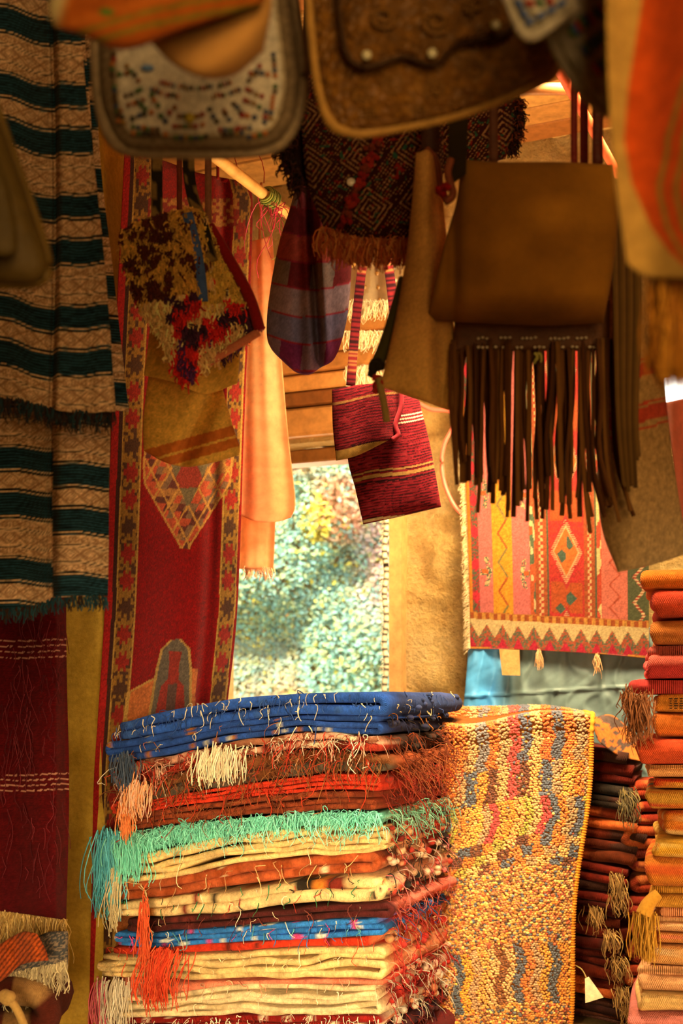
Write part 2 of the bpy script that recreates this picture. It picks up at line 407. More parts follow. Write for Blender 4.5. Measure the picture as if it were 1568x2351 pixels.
# window: board lintel of five planks, timber jamb, light sill
win = thing('window_1', '', '', Wp(np.array(-.12), np.array(1.42)))
del win['label'], win['category']; structure(win)
zz = WIN[3] + .015
for i, (h, colr) in enumerate(((.105, '#b07a40'), (.05, '#7c4a20'), (.062, '#c88c4c'), (.06, '#b87c40'), (.055, '#c48a4a'), (.06, '#a86e36'))):
    b = RB(S_OFF + WIN[0] - .08, S_OFF + WIN[1] + .06, Q_W - .055 - .012 * (i % 2) - .006 * i, Q_W + .02, zz, zz + h - .006)
    wood_piece('plank', b, colr, win); zz += h
b = RB(S_OFF + WIN[0] - .02, S_OFF + WIN[1] + .02, Q_W + .10, Q_W + .2, WIN[3] - .05, WIN[3]); wood_piece('lintel_board', b, '#8a5a2a', win)
b = RB(S_OFF + WIN[1] - .015, S_OFF + WIN[1] + .03, Q_W - .05, Q_W + .06, WIN[2], WIN[3] + .01); wood_piece('jamb', b, '#c0925a', win)
b = RB(S_OFF + WIN[0] - .04, S_OFF + WIN[1] + .02, Q_W - .06, Q_W + .36, WIN[2] - .04, WIN[2] + .012); wood_piece('sill', b, '#d8c48c', win)
# frayed, dark-barred woven edging nailed up the jamb
zs = np.linspace(WIN[2] + .02, 2.20, 90)
pts = Wp(WIN[1] - .022 + .004 * np.sin(zs * 40), zs, 0 * zs + .066)
v, ff = tube(pts, .009, 8)
cc = mixc((np.repeat(zs * 42 % 1.0, 8) > .62), flat(H('#e8dcc0'), np.zeros(len(v))), flat(H('#2a2018'), np.zeros(len(v))))
n = 240; rz = rng.uniform(WIN[2] + .02, 2.2, n)
sv, sf, sc = strands(Wp(0 * rz + WIN[1] - .026, rz, 0 * rz + .07), np.stack([-AXT + .3 * rng.normal(size=3) for _ in range(n)]), rng.uniform(.01, .022, n), .0014, H('#f0e6cc'), .3, .2, 4)
V, f, cc = join([(v, ff, cc), (sv, sf, sc)])
obj('edging', V, f, YARN, win, cc)

# mud-plastered pillar behind the hanging blankets
def rough_post(name, px0, px1, d, zt, mat, depth=.2):
    x0 = (px0 - CX) / F * d; x1 = (px1 - CX) / F * d
    an = [(x0, d), (x1, d), (x1 + .05, d + depth), (x0 + .05, d + depth)]
    ring = []
    for i in range(4):
        a, c2 = np.array(an[i]), np.array(an[(i + 1) % 4])
        ring += [a + (c2 - a) * t for t in np.linspace(0, 1, 12, endpoint=False)]
    ring = np.array(ring); zs = np.arange(0, zt + .02, .03); m = len(ring)
    V = np.array([[r[0], r[1], zv] for zv in zs for r in ring])
    V[:, 0] += (vn(V[:, 2] * 12, np.tile(np.arange(m), len(zs)) * .5, 8) - .5) * .014
    V[:, 1] += (vn(V[:, 2] * 9, np.tile(np.arange(m), len(zs)) * .7, 9) - .5) * .012
    return structure(obj(name, V, [grid_faces(m, len(zs), 0, False, True), (np.arange(m) + (len(zs) - 1) * m)[None]], mat, None))
rough_post('trim_1', 40, 232, 3.42, CEIL, CONCRETE)
# low mud bench that carries the stacks (its top lies just below the picture)
plain_box('trim_2', RB(-2.7, 1.3, 2.0, Q_W - .04, 0, .55), ADOBE)

# outdoors: earth, garden wall and the ivy that covers it
LEAF = fabric('leaf', 0, .1, .3, 6, .7, trans=.45, sheen=0, spec=.2)
V, f = box(-1, 9.5, -.06, 16, 9, .1); structure(obj('garden_ground', V, f, EARTH, None, smooth=False))
def garden_wall():
    V, f = box(-1.2, 8.9, 1.75, 5.2, .25, 3.5)
    return structure(obj('wall_garden', V, f, ADOBE, None, smooth=False))
garden_wall()
n = 95000
px = rng.uniform(-3.0, 1.35, n); pz = rng.uniform(0.2, 3.62, n)
py = 8.75 - .35 * np.abs(vn(px * 2.2, pz * 2.2, 21)) * rng.uniform(.5, 1, n) - .08
sz = rng.uniform(.012, .026, n)
nrm = np.stack([rng.normal(0, .35, n), -1 + rng.normal(0, .25, n), .45 + rng.normal(0, .35, n)], -1); nrm /= np.linalg.norm(nrm, axis=1)[:, None]
tt = np.cross(nrm, rng.normal(size=(n, 3))); tt /= np.linalg.norm(tt, axis=1)[:, None]; bb = np.cross(nrm, tt)
ctr = np.stack([px, py, pz], -1)
q5 = [(-1, 0, 0), (-.2, .62, .18), (1.1, 0, 0), (-.2, -.62, .18)]
V = np.concatenate([ctr + sz[:, None] * (a * tt + b2 * bb + c2 * nrm) for a, b2, c2 in q5], 0).reshape(4, n, 3).transpose(1, 0, 2).reshape(-1, 3)
f = np.arange(4 * n).reshape(n, 4)
base = pick(['#a4c8b0', '#98c8c0', '#bccca0', '#90bcb8', '#c8d4a0', '#88b0a8'], n)
pk = np.clip((vn(px * 3.1 + 3, pz * 2.2, 31) - .42) * 5, 0, 1) * (rng.random(n) < .8)
base = mixc(pk, base, pick(['#d0a080', '#c89070', '#d8b48c', '#b88460'], n))
pp = np.clip((px - .0) / .25, 0, 1) * np.clip((pz - 1.9) / .3, 0, 1) * (rng.random(n) < .7)
base = mixc(pp, base, pick(['#d8b8b0', '#d4b4c0', '#e0c4ac'], n))
yl = ((np.hypot(px + .17, (pz - 2.68) * .6) < .10) | (rng.random(n) < .03)) & (rng.random(n) < .7)
base = mixc(yl, base, pick(['#e8e070', '#e4d860', '#ecdc70'], n))
ivy = stuff(obj('ivy', V, [f], LEAF, None, np.repeat(base, 4, axis=0), smooth=False))
tag(ivy, 'pale green ivy with dry pinkish patches covering the garden wall outside the window', 'ivy')

# ------------------------------------------------------------------ poles under the roof
POLES = fabric('bamboo', 0, .25, .2, 30, .5, spec=.35, sheen=0)
def bamboo(name, A, B, r, colr, label, cat='pole', nodes=9):
    n = 90; t = np.linspace(0, 1, n); A = np.array(A); B = np.array(B)
    bump = np.exp(-((t * nodes % 1.0 - .5) / .035) ** 2)
    v, f = tube(A + (B - A) * t[:, None], r * (1 + .13 * bump), 12)
    c = mixc(np.repeat(bump, 12) * .5, flat(H(colr), np.zeros(len(v))), flat(H('#7a5428'), np.zeros(len(v))))
    return tag(obj(name, v, f, POLES, None, c), label, cat)
ZP = 2.9
pa = np.array([-.34, 3.29, ZP]); dq = np.array([AXQ[0], AXQ[1], 0])
bamboo('bamboo_pole', pa - dq * 1.9, pa + dq * .92, .0155, '#dcae68', 'pale bamboo pole with knotted green twine, running up from behind the white beaded bag')
pb = np.array([.487, 2.86, ZP]); 
bamboo('red_lit_pole', pb - dq * 1.8, pb + dq * 1.1, .0115, '#e0603c', 'thin orange-red pole under the boarded ceiling, above the brown suede bag')  # orange-red tone puts the red light on the pole into its colour
for i, (yy, nm, lb) in enumerate(((1.2, 'hanging_rail', 'wooden rail above the picture that carries the nearest bags'), (1.52, 'hanging_rail', 'wooden rail above the picture that carries the beaded bag and the tooled leather bag'), (2.05, 'hanging_rail', 'wooden rail above the picture that carries the brown suede bag and the blankets'), (2.42, 'hanging_rail', 'wooden rail above the picture that carries the embroidered bag'))):
    bamboo(nm, (-1.0, yy, ZP + .034), (1.0, yy, ZP + .034), .014, '#9a6a38', lb)
bamboo('hanging_rail', (-.64, 2.8, ZP + .034), (.52, 2.8, ZP + .034), .014, '#9a6a38', 'wooden rail behind the top bags that carries the plaid sack')
bamboo('hanging_rail', (-.54, 3.02, ZP + .034), (.62, 3.02, ZP + .034), .014, '#9a6a38', 'wooden rail behind the top bags that carries the red striped bag')
# twine knotted round the bamboo pole
tw = thing('twine_binding', 'green and red twine knotted around the bamboo pole left of the embroidered bag', 'twine', tuple(P(622, 470, 3.6)))
c0 = P(617, 462, 3.585); c0[2] = ZP
parts = []
for i in range(9):
    an = np.linspace(0, 2 * np.pi, 22); off = (i - 4) * .006
    e1 = np.array([-dq[1], dq[0], 0]); e3 = np.array([0, 0, 1.0]); r = .0185 + .003 * (i % 3)
    pts = c0 + dq * (off + .004 * np.sin(an)[:, None]) + r * (np.cos(an)[:, None] * e1 + np.sin(an)[:, None] * e3)
    v, f = tube(pts, .003, 5); parts.append((v, f, H(['#8a9448', '#9aa050', '#6c7c3c'][i % 3])))
v, f, c = join(parts); obj('winding', v, f, YARN, tw, c)
n = 26; rt = c0 + dq * rng.uniform(-.01, .05, (n, 1)) + np.array([0, 0, -.015]); 
v, f, c = strands(rt, rng.normal(size=(n, 3)) * [.6, .6, .4], rng.uniform(.03, .14, n), .0016, pick(['#d04060', '#c83050', '#8a9448', '#e06080'], n), .9, .35, 8)
stuff(obj('loose_ends', v, f, YARN, tw, c))
n = 2; v, f, c = strands([P(548, 395, 3.5), P(606, 420, 3.6)], [[-.25, 0, 1]] * 2, .22, .0016, H('#c03038'), 0, .1, 8)
obj('tie_cord', v, f, YARN, tw, c)
# ------------------------------------------------------------------ folded rugs
def folded(name, corner, axs, axq, Ln, Q, zb, zt, n, colfn, mat, parent=None, flip=False, wav=.22, wfreq=9.0, seed=0, ns=46, fwob=.012, back=True):
    """one long cloth folded to and fro n times: a flat section swept along a zig-zag path.
    zb, zt: heights of its underside and top as functions of s in 0..Ln"""
    ss, fr, arc = [], [], []
    h0 = max((float(zt(Ln * .3)) - float(zb(Ln * .3))) / n * .5, .004)
    for i in range(n):
        base = np.linspace(h0, Ln - h0, ns)
        if (i % 2 == 1) ^ flip: base = base[::-1]
        ss.append(base); fr.append(np.full(ns, (i + .5) / n)); arc.append(np.zeros(ns))
        if i < n - 1:
            a = np.linspace(0, np.pi, 9)[1:-1]; e = base[-1]; sg = 1 if e > Ln / 2 else -1
            ss.append(e + sg * h0 * np.sin(a)); fr.append((i + .5) / n + (1 - np.cos(a)) / 2 / n); arc.append(np.sin(a) * sg)
    ss = np.concatenate(ss); fr = np.concatenate(fr); arc = np.concatenate(arc)
    sc = np.clip(ss, 0, Ln); b = zb(sc); t = zt(sc); th = (t - b) / n
    edge = np.clip((fr * n - .3), 0, 1) * np.clip(n - .3 - fr * n, 0, 1)
    zc = b + (t - b) * fr + th * wav * ((vn(sc * wfreq, 0, seed) - .5) * 1.6 * edge + (vn(sc * wfreq * 1.7, np.round(fr * n * 2), seed + 1) - .5) * .8)
    p2 = np.stack([ss, zc], -1); tg = np.gradient(p2, axis=0); tg /= np.linalg.norm(tg, axis=1)[:, None] + 1e-9
    nm = np.stack([-tg[:, 1], tg[:, 0]], -1)
    hh = th * .5 * .97
    fo = fwob * (vn(sc * 5, fr * n * .8 + seed, seed + 2) - .5) * 2
    m1 = 7; a1 = np.linspace(np.pi / 2, -np.pi / 2, m1)
    k2 = np.linspace(0, 1, 7)[1:-1]
    # ring points as (q, h) multipliers
    rq = []; 
    for a in a1: rq.append((1 - np.cos(a), 0, np.sin(a)))            # rounded front lip
    for k in k2: rq.append((0, k, -1))
    for a in a1[::-1][::2]: rq.append((np.cos(a) , 1, np.sin(a)))    # back lip
    for k in k2[::-1]: rq.append((0, k, 1))
    rq = np.array(rq); m = len(rq)
    qv = fo[:, None] + rq[None, :, 0] * hh[:, None] + rq[None, :, 1] * (Q - hh[:, None] * 2)
    hv = hh[:, None] * rq[None, :, 2]
    qw = (vn(qv * 8, seed * 3.7, seed + 5) - .5)
    hv = hv + th[:, None] * .30 * qw * (0 if Q > .7 else 1)
    endm = np.clip((.05 - ss) / .03, 0, 1)[:, None]
    corner = np.asarray(corner, float); axs = np.asarray(axs, float); axq = np.asarray(axq, float)
    sv = ss[:, None] + nm[:, :1] * hv - endm * .03 * (vn(qv * 9, fr[:, None] * 2 + seed, seed + 6) - .5); zv = zc[:, None] + nm[:, 1:] * hv
    V = corner[None, None] * [1, 1, 0] + sv[..., None] * axs + qv[..., None] * axq + zv[..., None] * np.array([0, 0, 1.0])
    N = len(ss)
    C = colfn(np.repeat(sc, m), np.repeat(fr, m), qv.reshape(-1), np.repeat(arc, m))
    l = np.r_[0, np.cumsum(np.linalg.norm(np.diff(p2, axis=0), axis=1))]
    uv = np.stack([np.repeat(l, m), qv.reshape(-1)], -1)
    faces = [grid_faces(m, N, 0, False, True), np.arange(m)[None, ::-1], (np.arange(m) + (N - 1) * m)[None]]
    return obj(name, V.reshape(-1, 3), faces, mat, parent, np.clip(C, 0, 1), uv)

# ---- the big pile of rugs in front of the window
PA = math.radians(22.0)
PC = np.array([.094, 3.1, 0.0]); PS = np.array([-math.cos(PA), math.sin(PA), 0]); PQ = np.array([math.sin(PA), math.cos(PA), 0])
PL, PD = .745, .66
def pile_s(px):
    k = (np.asarray(px, float) - CX) / F
    return (PC[0] - PC[1] * k) / (math.cos(PA) + k * math.sin(PA))
def crop(cx, cy): return 200 + cx * .57398, 1550 + cy * .57398
def bound(pts):
    """a fold line of the pile, read off along its front, as a height over s"""
    S, Zv = [], []
    for cx, cy in pts:
        px, py = crop(cx, cy); s_ = float(pile_s(px)); y = PC[1] + s_ * math.sin(PA)
        S.append(s_); Zv.append(EYE - (py - HY) / F * y)
    o = np.argsort(S); S = np.array(S)[o]; Zv = np.array(Zv)[o]
    def f(s_):
        s_ = np.asarray(s_, float)
        xs = np.r_[S[0] - 1, S, S[-1] + 1]; zs = np.r_[Zv[0], Zv, Zv[-1]]
        return (np.interp(s_ - .03, xs, zs) + np.interp(s_ + .03, xs, zs) + np.interp(s_, xs, zs)) / 3
    return f
BND = [bound(p) for p in (
    [(140, 190), (300, 140), (600, 90), (900, 68), (1150, 62)],
    [(140, 262), (350, 222), (600, 178), (900, 155), (1100, 158)],
    [(140, 352), (350, 318), (600, 262), (900, 222), (1090, 240)],
    [(150, 450), (350, 385), (600, 322), (900, 285), (1120, 310)],
    [(200, 505), (350, 475), (600, 440), (900, 398), (1130, 390)],
    [(200, 560), (350, 530), (600, 500), (900, 465), (1180, 465)],
    [(200, 625), (350, 598), (600, 572), (900, 548), (1150, 545)],
    [(200, 705), (350, 675), (600, 635), (900, 600), (1180, 590)],
    [(110, 825), (300, 815), (600, 755), (900, 725), (1160, 705)],
    [(200, 905), (350, 885), (600, 850), (900, 810), (1170, 795)],
    [(190, 975), (350, 965), (600, 955), (900, 925), (1200, 905)],
    [(190, 1035), (350, 1020), (600, 1003), (900, 980), (1160, 972)],
    [(190, 1092), (350, 1085), (600, 1070), (900, 1055), (1200, 1045)],
    [(180, 1125), (350, 1122), (600, 1108), (900, 1090), (1200, 1090)],
    [(80, 1205), (350, 1225), (600, 1222), (900, 1210), (1120, 1215)],
    [(200, 1290), (350, 1275), (600, 1240), (900, 1235), (1120, 1240)],
    [(110, 1375), (350, 1372), (600, 1365), (900, 1358), (1140, 1362)],
    [(110, 1425), (600, 1425), (1140, 1425)],
    [(110, 1490), (600, 1490), (1140, 1490)],
    [(110, 1575), (600, 1575), (1140, 1575)])]
BND[-1] = lambda s_: .552 + 0 * np.asarray(s_, float)
def px_of_pile(s_, fr, zb, zt): return None
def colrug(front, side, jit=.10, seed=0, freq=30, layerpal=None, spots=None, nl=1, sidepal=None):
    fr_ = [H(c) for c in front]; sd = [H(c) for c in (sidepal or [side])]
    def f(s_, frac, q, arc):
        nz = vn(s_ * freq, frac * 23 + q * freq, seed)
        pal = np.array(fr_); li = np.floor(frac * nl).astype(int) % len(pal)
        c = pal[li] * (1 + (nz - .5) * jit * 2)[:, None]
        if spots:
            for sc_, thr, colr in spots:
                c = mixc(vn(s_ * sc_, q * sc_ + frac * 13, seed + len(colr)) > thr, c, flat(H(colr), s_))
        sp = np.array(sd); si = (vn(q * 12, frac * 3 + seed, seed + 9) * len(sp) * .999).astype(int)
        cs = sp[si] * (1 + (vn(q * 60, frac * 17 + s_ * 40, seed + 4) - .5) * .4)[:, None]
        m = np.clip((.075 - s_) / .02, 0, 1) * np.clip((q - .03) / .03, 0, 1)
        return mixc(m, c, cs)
    return f
def pile_front(s_, b, dq=-.012):
    s_ = np.asarray(s_, float)
    return PC + s_[..., None] * PS + dq * PQ + np.stack([0 * s_, 0 * s_, b(s_)], -1)
def pile_side(q, b, ds=-.012):
    q = np.asarray(q, float); return PC + q[..., None] * PQ + ds * PS + np.stack([0 * q, 0 * q, b(0 * q)], -1)
NF = -PQ; NS = -PS          # outward directions of the front and of the right-hand side

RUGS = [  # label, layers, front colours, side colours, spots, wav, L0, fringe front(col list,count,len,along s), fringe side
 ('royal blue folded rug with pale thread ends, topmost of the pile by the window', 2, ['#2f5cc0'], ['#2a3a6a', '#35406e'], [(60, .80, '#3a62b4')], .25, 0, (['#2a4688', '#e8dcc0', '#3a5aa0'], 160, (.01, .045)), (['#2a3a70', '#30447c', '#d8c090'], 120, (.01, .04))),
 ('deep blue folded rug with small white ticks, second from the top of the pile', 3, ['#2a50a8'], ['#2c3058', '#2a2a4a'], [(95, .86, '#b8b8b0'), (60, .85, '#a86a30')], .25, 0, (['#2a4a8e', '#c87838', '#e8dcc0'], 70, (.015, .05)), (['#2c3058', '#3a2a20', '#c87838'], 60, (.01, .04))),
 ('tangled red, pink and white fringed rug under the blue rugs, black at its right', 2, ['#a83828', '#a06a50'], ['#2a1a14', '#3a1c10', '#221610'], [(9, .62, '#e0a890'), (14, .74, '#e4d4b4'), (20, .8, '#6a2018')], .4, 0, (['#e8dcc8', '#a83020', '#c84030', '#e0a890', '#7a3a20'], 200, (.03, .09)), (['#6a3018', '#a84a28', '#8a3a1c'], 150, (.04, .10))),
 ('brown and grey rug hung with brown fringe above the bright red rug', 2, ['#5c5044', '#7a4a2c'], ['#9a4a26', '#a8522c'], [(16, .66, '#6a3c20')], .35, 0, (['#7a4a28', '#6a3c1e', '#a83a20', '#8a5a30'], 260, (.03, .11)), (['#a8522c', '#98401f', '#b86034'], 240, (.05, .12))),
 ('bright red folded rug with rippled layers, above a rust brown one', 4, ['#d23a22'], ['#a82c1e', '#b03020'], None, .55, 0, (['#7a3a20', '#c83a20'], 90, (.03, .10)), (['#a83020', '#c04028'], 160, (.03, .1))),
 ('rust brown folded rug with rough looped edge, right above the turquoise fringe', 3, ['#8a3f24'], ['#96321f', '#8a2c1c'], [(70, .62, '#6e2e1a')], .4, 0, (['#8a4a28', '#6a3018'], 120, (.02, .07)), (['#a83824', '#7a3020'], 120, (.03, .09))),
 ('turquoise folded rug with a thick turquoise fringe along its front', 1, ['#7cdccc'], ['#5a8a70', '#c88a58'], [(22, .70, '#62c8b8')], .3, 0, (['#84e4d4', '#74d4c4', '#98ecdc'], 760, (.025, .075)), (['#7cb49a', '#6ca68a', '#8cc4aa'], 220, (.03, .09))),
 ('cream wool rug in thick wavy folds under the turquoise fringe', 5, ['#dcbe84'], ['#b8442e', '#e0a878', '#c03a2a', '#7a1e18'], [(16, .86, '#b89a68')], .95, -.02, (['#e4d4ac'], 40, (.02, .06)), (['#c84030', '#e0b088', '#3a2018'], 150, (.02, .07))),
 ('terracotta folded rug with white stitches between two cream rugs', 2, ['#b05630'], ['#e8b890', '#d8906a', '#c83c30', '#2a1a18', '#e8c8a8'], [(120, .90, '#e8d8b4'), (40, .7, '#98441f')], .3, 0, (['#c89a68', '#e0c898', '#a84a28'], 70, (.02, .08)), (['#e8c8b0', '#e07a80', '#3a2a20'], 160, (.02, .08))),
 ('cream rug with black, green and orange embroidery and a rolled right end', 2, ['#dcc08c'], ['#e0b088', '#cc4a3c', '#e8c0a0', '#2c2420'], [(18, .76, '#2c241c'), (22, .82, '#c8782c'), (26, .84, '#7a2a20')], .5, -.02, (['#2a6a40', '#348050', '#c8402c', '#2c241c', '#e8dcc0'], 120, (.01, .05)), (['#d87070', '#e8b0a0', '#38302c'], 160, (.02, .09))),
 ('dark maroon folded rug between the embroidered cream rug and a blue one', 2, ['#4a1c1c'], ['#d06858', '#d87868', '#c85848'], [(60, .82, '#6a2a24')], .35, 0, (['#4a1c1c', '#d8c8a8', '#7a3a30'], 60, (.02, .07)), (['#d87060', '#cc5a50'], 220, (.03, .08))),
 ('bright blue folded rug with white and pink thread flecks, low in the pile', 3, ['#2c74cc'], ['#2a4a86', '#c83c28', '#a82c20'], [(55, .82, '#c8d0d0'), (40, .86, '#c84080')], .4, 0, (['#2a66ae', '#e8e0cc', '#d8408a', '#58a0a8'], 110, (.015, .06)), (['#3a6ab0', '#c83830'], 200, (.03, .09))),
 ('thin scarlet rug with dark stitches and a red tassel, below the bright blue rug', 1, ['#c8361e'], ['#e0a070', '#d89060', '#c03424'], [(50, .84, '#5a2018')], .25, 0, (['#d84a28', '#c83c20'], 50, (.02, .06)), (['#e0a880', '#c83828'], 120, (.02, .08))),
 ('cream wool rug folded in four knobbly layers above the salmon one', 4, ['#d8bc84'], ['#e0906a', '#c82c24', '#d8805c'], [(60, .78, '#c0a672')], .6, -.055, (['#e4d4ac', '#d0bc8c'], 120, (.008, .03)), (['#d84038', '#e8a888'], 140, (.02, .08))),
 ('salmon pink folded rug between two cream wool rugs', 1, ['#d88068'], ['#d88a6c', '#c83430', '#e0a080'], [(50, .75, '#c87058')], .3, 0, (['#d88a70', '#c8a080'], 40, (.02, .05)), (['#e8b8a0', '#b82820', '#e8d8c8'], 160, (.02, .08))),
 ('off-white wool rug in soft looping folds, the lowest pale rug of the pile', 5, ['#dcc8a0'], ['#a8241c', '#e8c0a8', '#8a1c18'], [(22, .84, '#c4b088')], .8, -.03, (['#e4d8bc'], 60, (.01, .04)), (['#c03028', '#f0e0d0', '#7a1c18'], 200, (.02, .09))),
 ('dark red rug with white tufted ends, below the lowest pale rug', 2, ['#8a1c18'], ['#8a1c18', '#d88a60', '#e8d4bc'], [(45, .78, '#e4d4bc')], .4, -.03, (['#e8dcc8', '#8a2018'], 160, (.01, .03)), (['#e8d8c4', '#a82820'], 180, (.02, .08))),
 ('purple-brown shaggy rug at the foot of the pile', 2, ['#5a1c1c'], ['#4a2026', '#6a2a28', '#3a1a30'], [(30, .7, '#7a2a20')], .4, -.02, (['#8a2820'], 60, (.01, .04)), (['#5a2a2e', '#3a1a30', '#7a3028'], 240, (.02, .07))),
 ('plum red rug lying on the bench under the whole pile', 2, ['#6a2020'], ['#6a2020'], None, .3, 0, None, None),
]
PG = 'folded rugs of the pile before the window'
for i, (lab, nl, fr_, sd, sp, wv, L0, ff, fs) in enumerate(RUGS):
    zt, zb = BND[i], BND[i + 1]
    zbm = (lambda s_, b=zb, k=i: b(s_) + .0012); ztm = (lambda s_, b=zt: b(s_) - .0012)
    loc = PC + PS * .35 + PQ * .3; loc[2] = float(zb(.35))
    t = thing('folded_rug', lab, 'rug', tuple(loc), PG)
    Lr = PL - L0 * 1.2 + .015 * math.sin(i * 2.3); off = .012 * math.sin(i * 1.7)
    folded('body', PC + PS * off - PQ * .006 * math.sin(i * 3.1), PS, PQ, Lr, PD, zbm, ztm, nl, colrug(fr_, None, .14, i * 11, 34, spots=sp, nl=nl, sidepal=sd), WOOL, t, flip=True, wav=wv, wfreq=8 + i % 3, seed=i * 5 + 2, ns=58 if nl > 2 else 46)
    g = np.random.default_rng(100 + i); out = []
    if ff:
        pal, n, (l0, l1) = ff; n = n if n > 150 else int(n * .4); sv = g.uniform(.0, PL, n); h = zt(sv) - g.uniform(.0, .7, n) * (zt(sv) - zb(sv))
        if n > 400: h = zt(sv) - g.uniform(0, .25, n) * (zt(sv) - zb(sv))
        rt = PC + sv[:, None] * PS + np.stack([0 * sv, 0 * sv, h], -1) - PQ * .004
        out.append(strands(rt, NF * .5 + g.normal(0, .45, (n, 3)) + [0, 0, -.25], g.uniform(l0, l1, n), g.uniform(.0009, .0018, n), pick(pal, n, g), .62, .3, 7, 3, i))
    if fs:
        pal, n, (l0, l1) = fs; n = int(n * (.55 if i < 8 else .3)); qv = g.uniform(.02, PD - .02, n); h = zt(0 * qv) - g.uniform(0, .8, n) * (zt(0 * qv) - zb(0 * qv))
        rt = PC + qv[:, None] * PQ + np.stack([0 * qv, 0 * qv, h], -1) + NS * .006
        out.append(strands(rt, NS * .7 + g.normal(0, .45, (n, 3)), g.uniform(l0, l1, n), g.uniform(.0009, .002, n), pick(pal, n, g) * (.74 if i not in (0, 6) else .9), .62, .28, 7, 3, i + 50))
        # knots and lumps of the tufted ends
        nb = 26 if i in (7, 8, 9, 15, 16, 17) else 8; qv = g.uniform(.03, PD - .03, nb); hh = (zt(0 * qv) - zb(0 * qv))
        ctr = PC + qv[:, None] * PQ + np.stack([0 * qv, 0 * qv, zb(0 * qv) + hh * g.uniform(.15, .85, nb)], -1) + NS * .006
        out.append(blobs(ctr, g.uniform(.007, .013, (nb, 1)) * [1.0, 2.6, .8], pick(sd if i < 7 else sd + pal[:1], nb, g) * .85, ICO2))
    if out:
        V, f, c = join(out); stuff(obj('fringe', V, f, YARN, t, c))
    def tassel(px, py, d_, pal, n, ln, spread, sd_, name='tassel', rad=.0018, dr=(0, -.3, -1)):
        root = P(px, py, d_); gg = np.random.default_rng(sd_)
        rt = root + gg.normal(0, 1, (n, 3)) * np.array(spread)
        V, f, c = strands(rt, np.array(dr) + gg.normal(0, .18, (n, 3)), gg.uniform(.75, 1.05, n) * ln, rad, pick(pal, n, gg), .8, .12, 8, 3, sd_)
        return stuff(obj(name, V, f, YARN, t, c))
    if i == 1: tassel(285, 1735, 3.30, ['#46536a', '#3a4a66', '#56627a'], 60, .07, (.012, .01, .006), 3)
    if i == 2:
        tassel(498, 1722, 3.2, ['#ecdfc4', '#e4d4b4'], 90, .075, (.035, .008, .008), 4, dr=(-.35, -.5, -1))
        tassel(318, 1800, 3.3, ['#f0b890', '#f0a070', '#e8b8a0'], 80, .07, (.018, .01, .012), 5, dr=(-.2, -.4, -1)); tassel(290, 1850, 3.32, ['#e8844c', '#f09058'], 60, .07, (.008, .008, .01), 6)
    if i == 6:
        tassel(250, 1925, 3.36, ['#5ab4cc', '#68c4d8', '#4ca4c0'], 170, .17, (.016, .014, .014), 8); tassel(300, 1940, 3.33, ['#78dccc', '#84e4d4'], 90, .08, (.022, .01, .01), 9)
        tassel(262, 2000, 3.33, ['#d8cca8', '#c8b890'], 40, .13, (.008, .008, .008), 10)
    if i == 12: tassel(372, 2185, 3.24, ['#d84a28', '#c83c20', '#e05a34'], 130, .125, (.024, .008, .008), 11, dr=(-.55, -.4, -1)); tassel(330, 2090, 3.22, ['#c84a28', '#d85a34'], 40, .10, (.006, .006, .03), 12)
    if i == 14: tassel(232, 2262, 3.38, ['#d06a78', '#c85a6c'], 50, .11, (.008, .01, .01), 13, dr=(-.2, 0, -1)); tassel(270, 2255, 3.36, ['#d8d0c0', '#c8bca8'], 70, .12, (.018, .01, .01), 14, dr=(-.2, 0, -1))
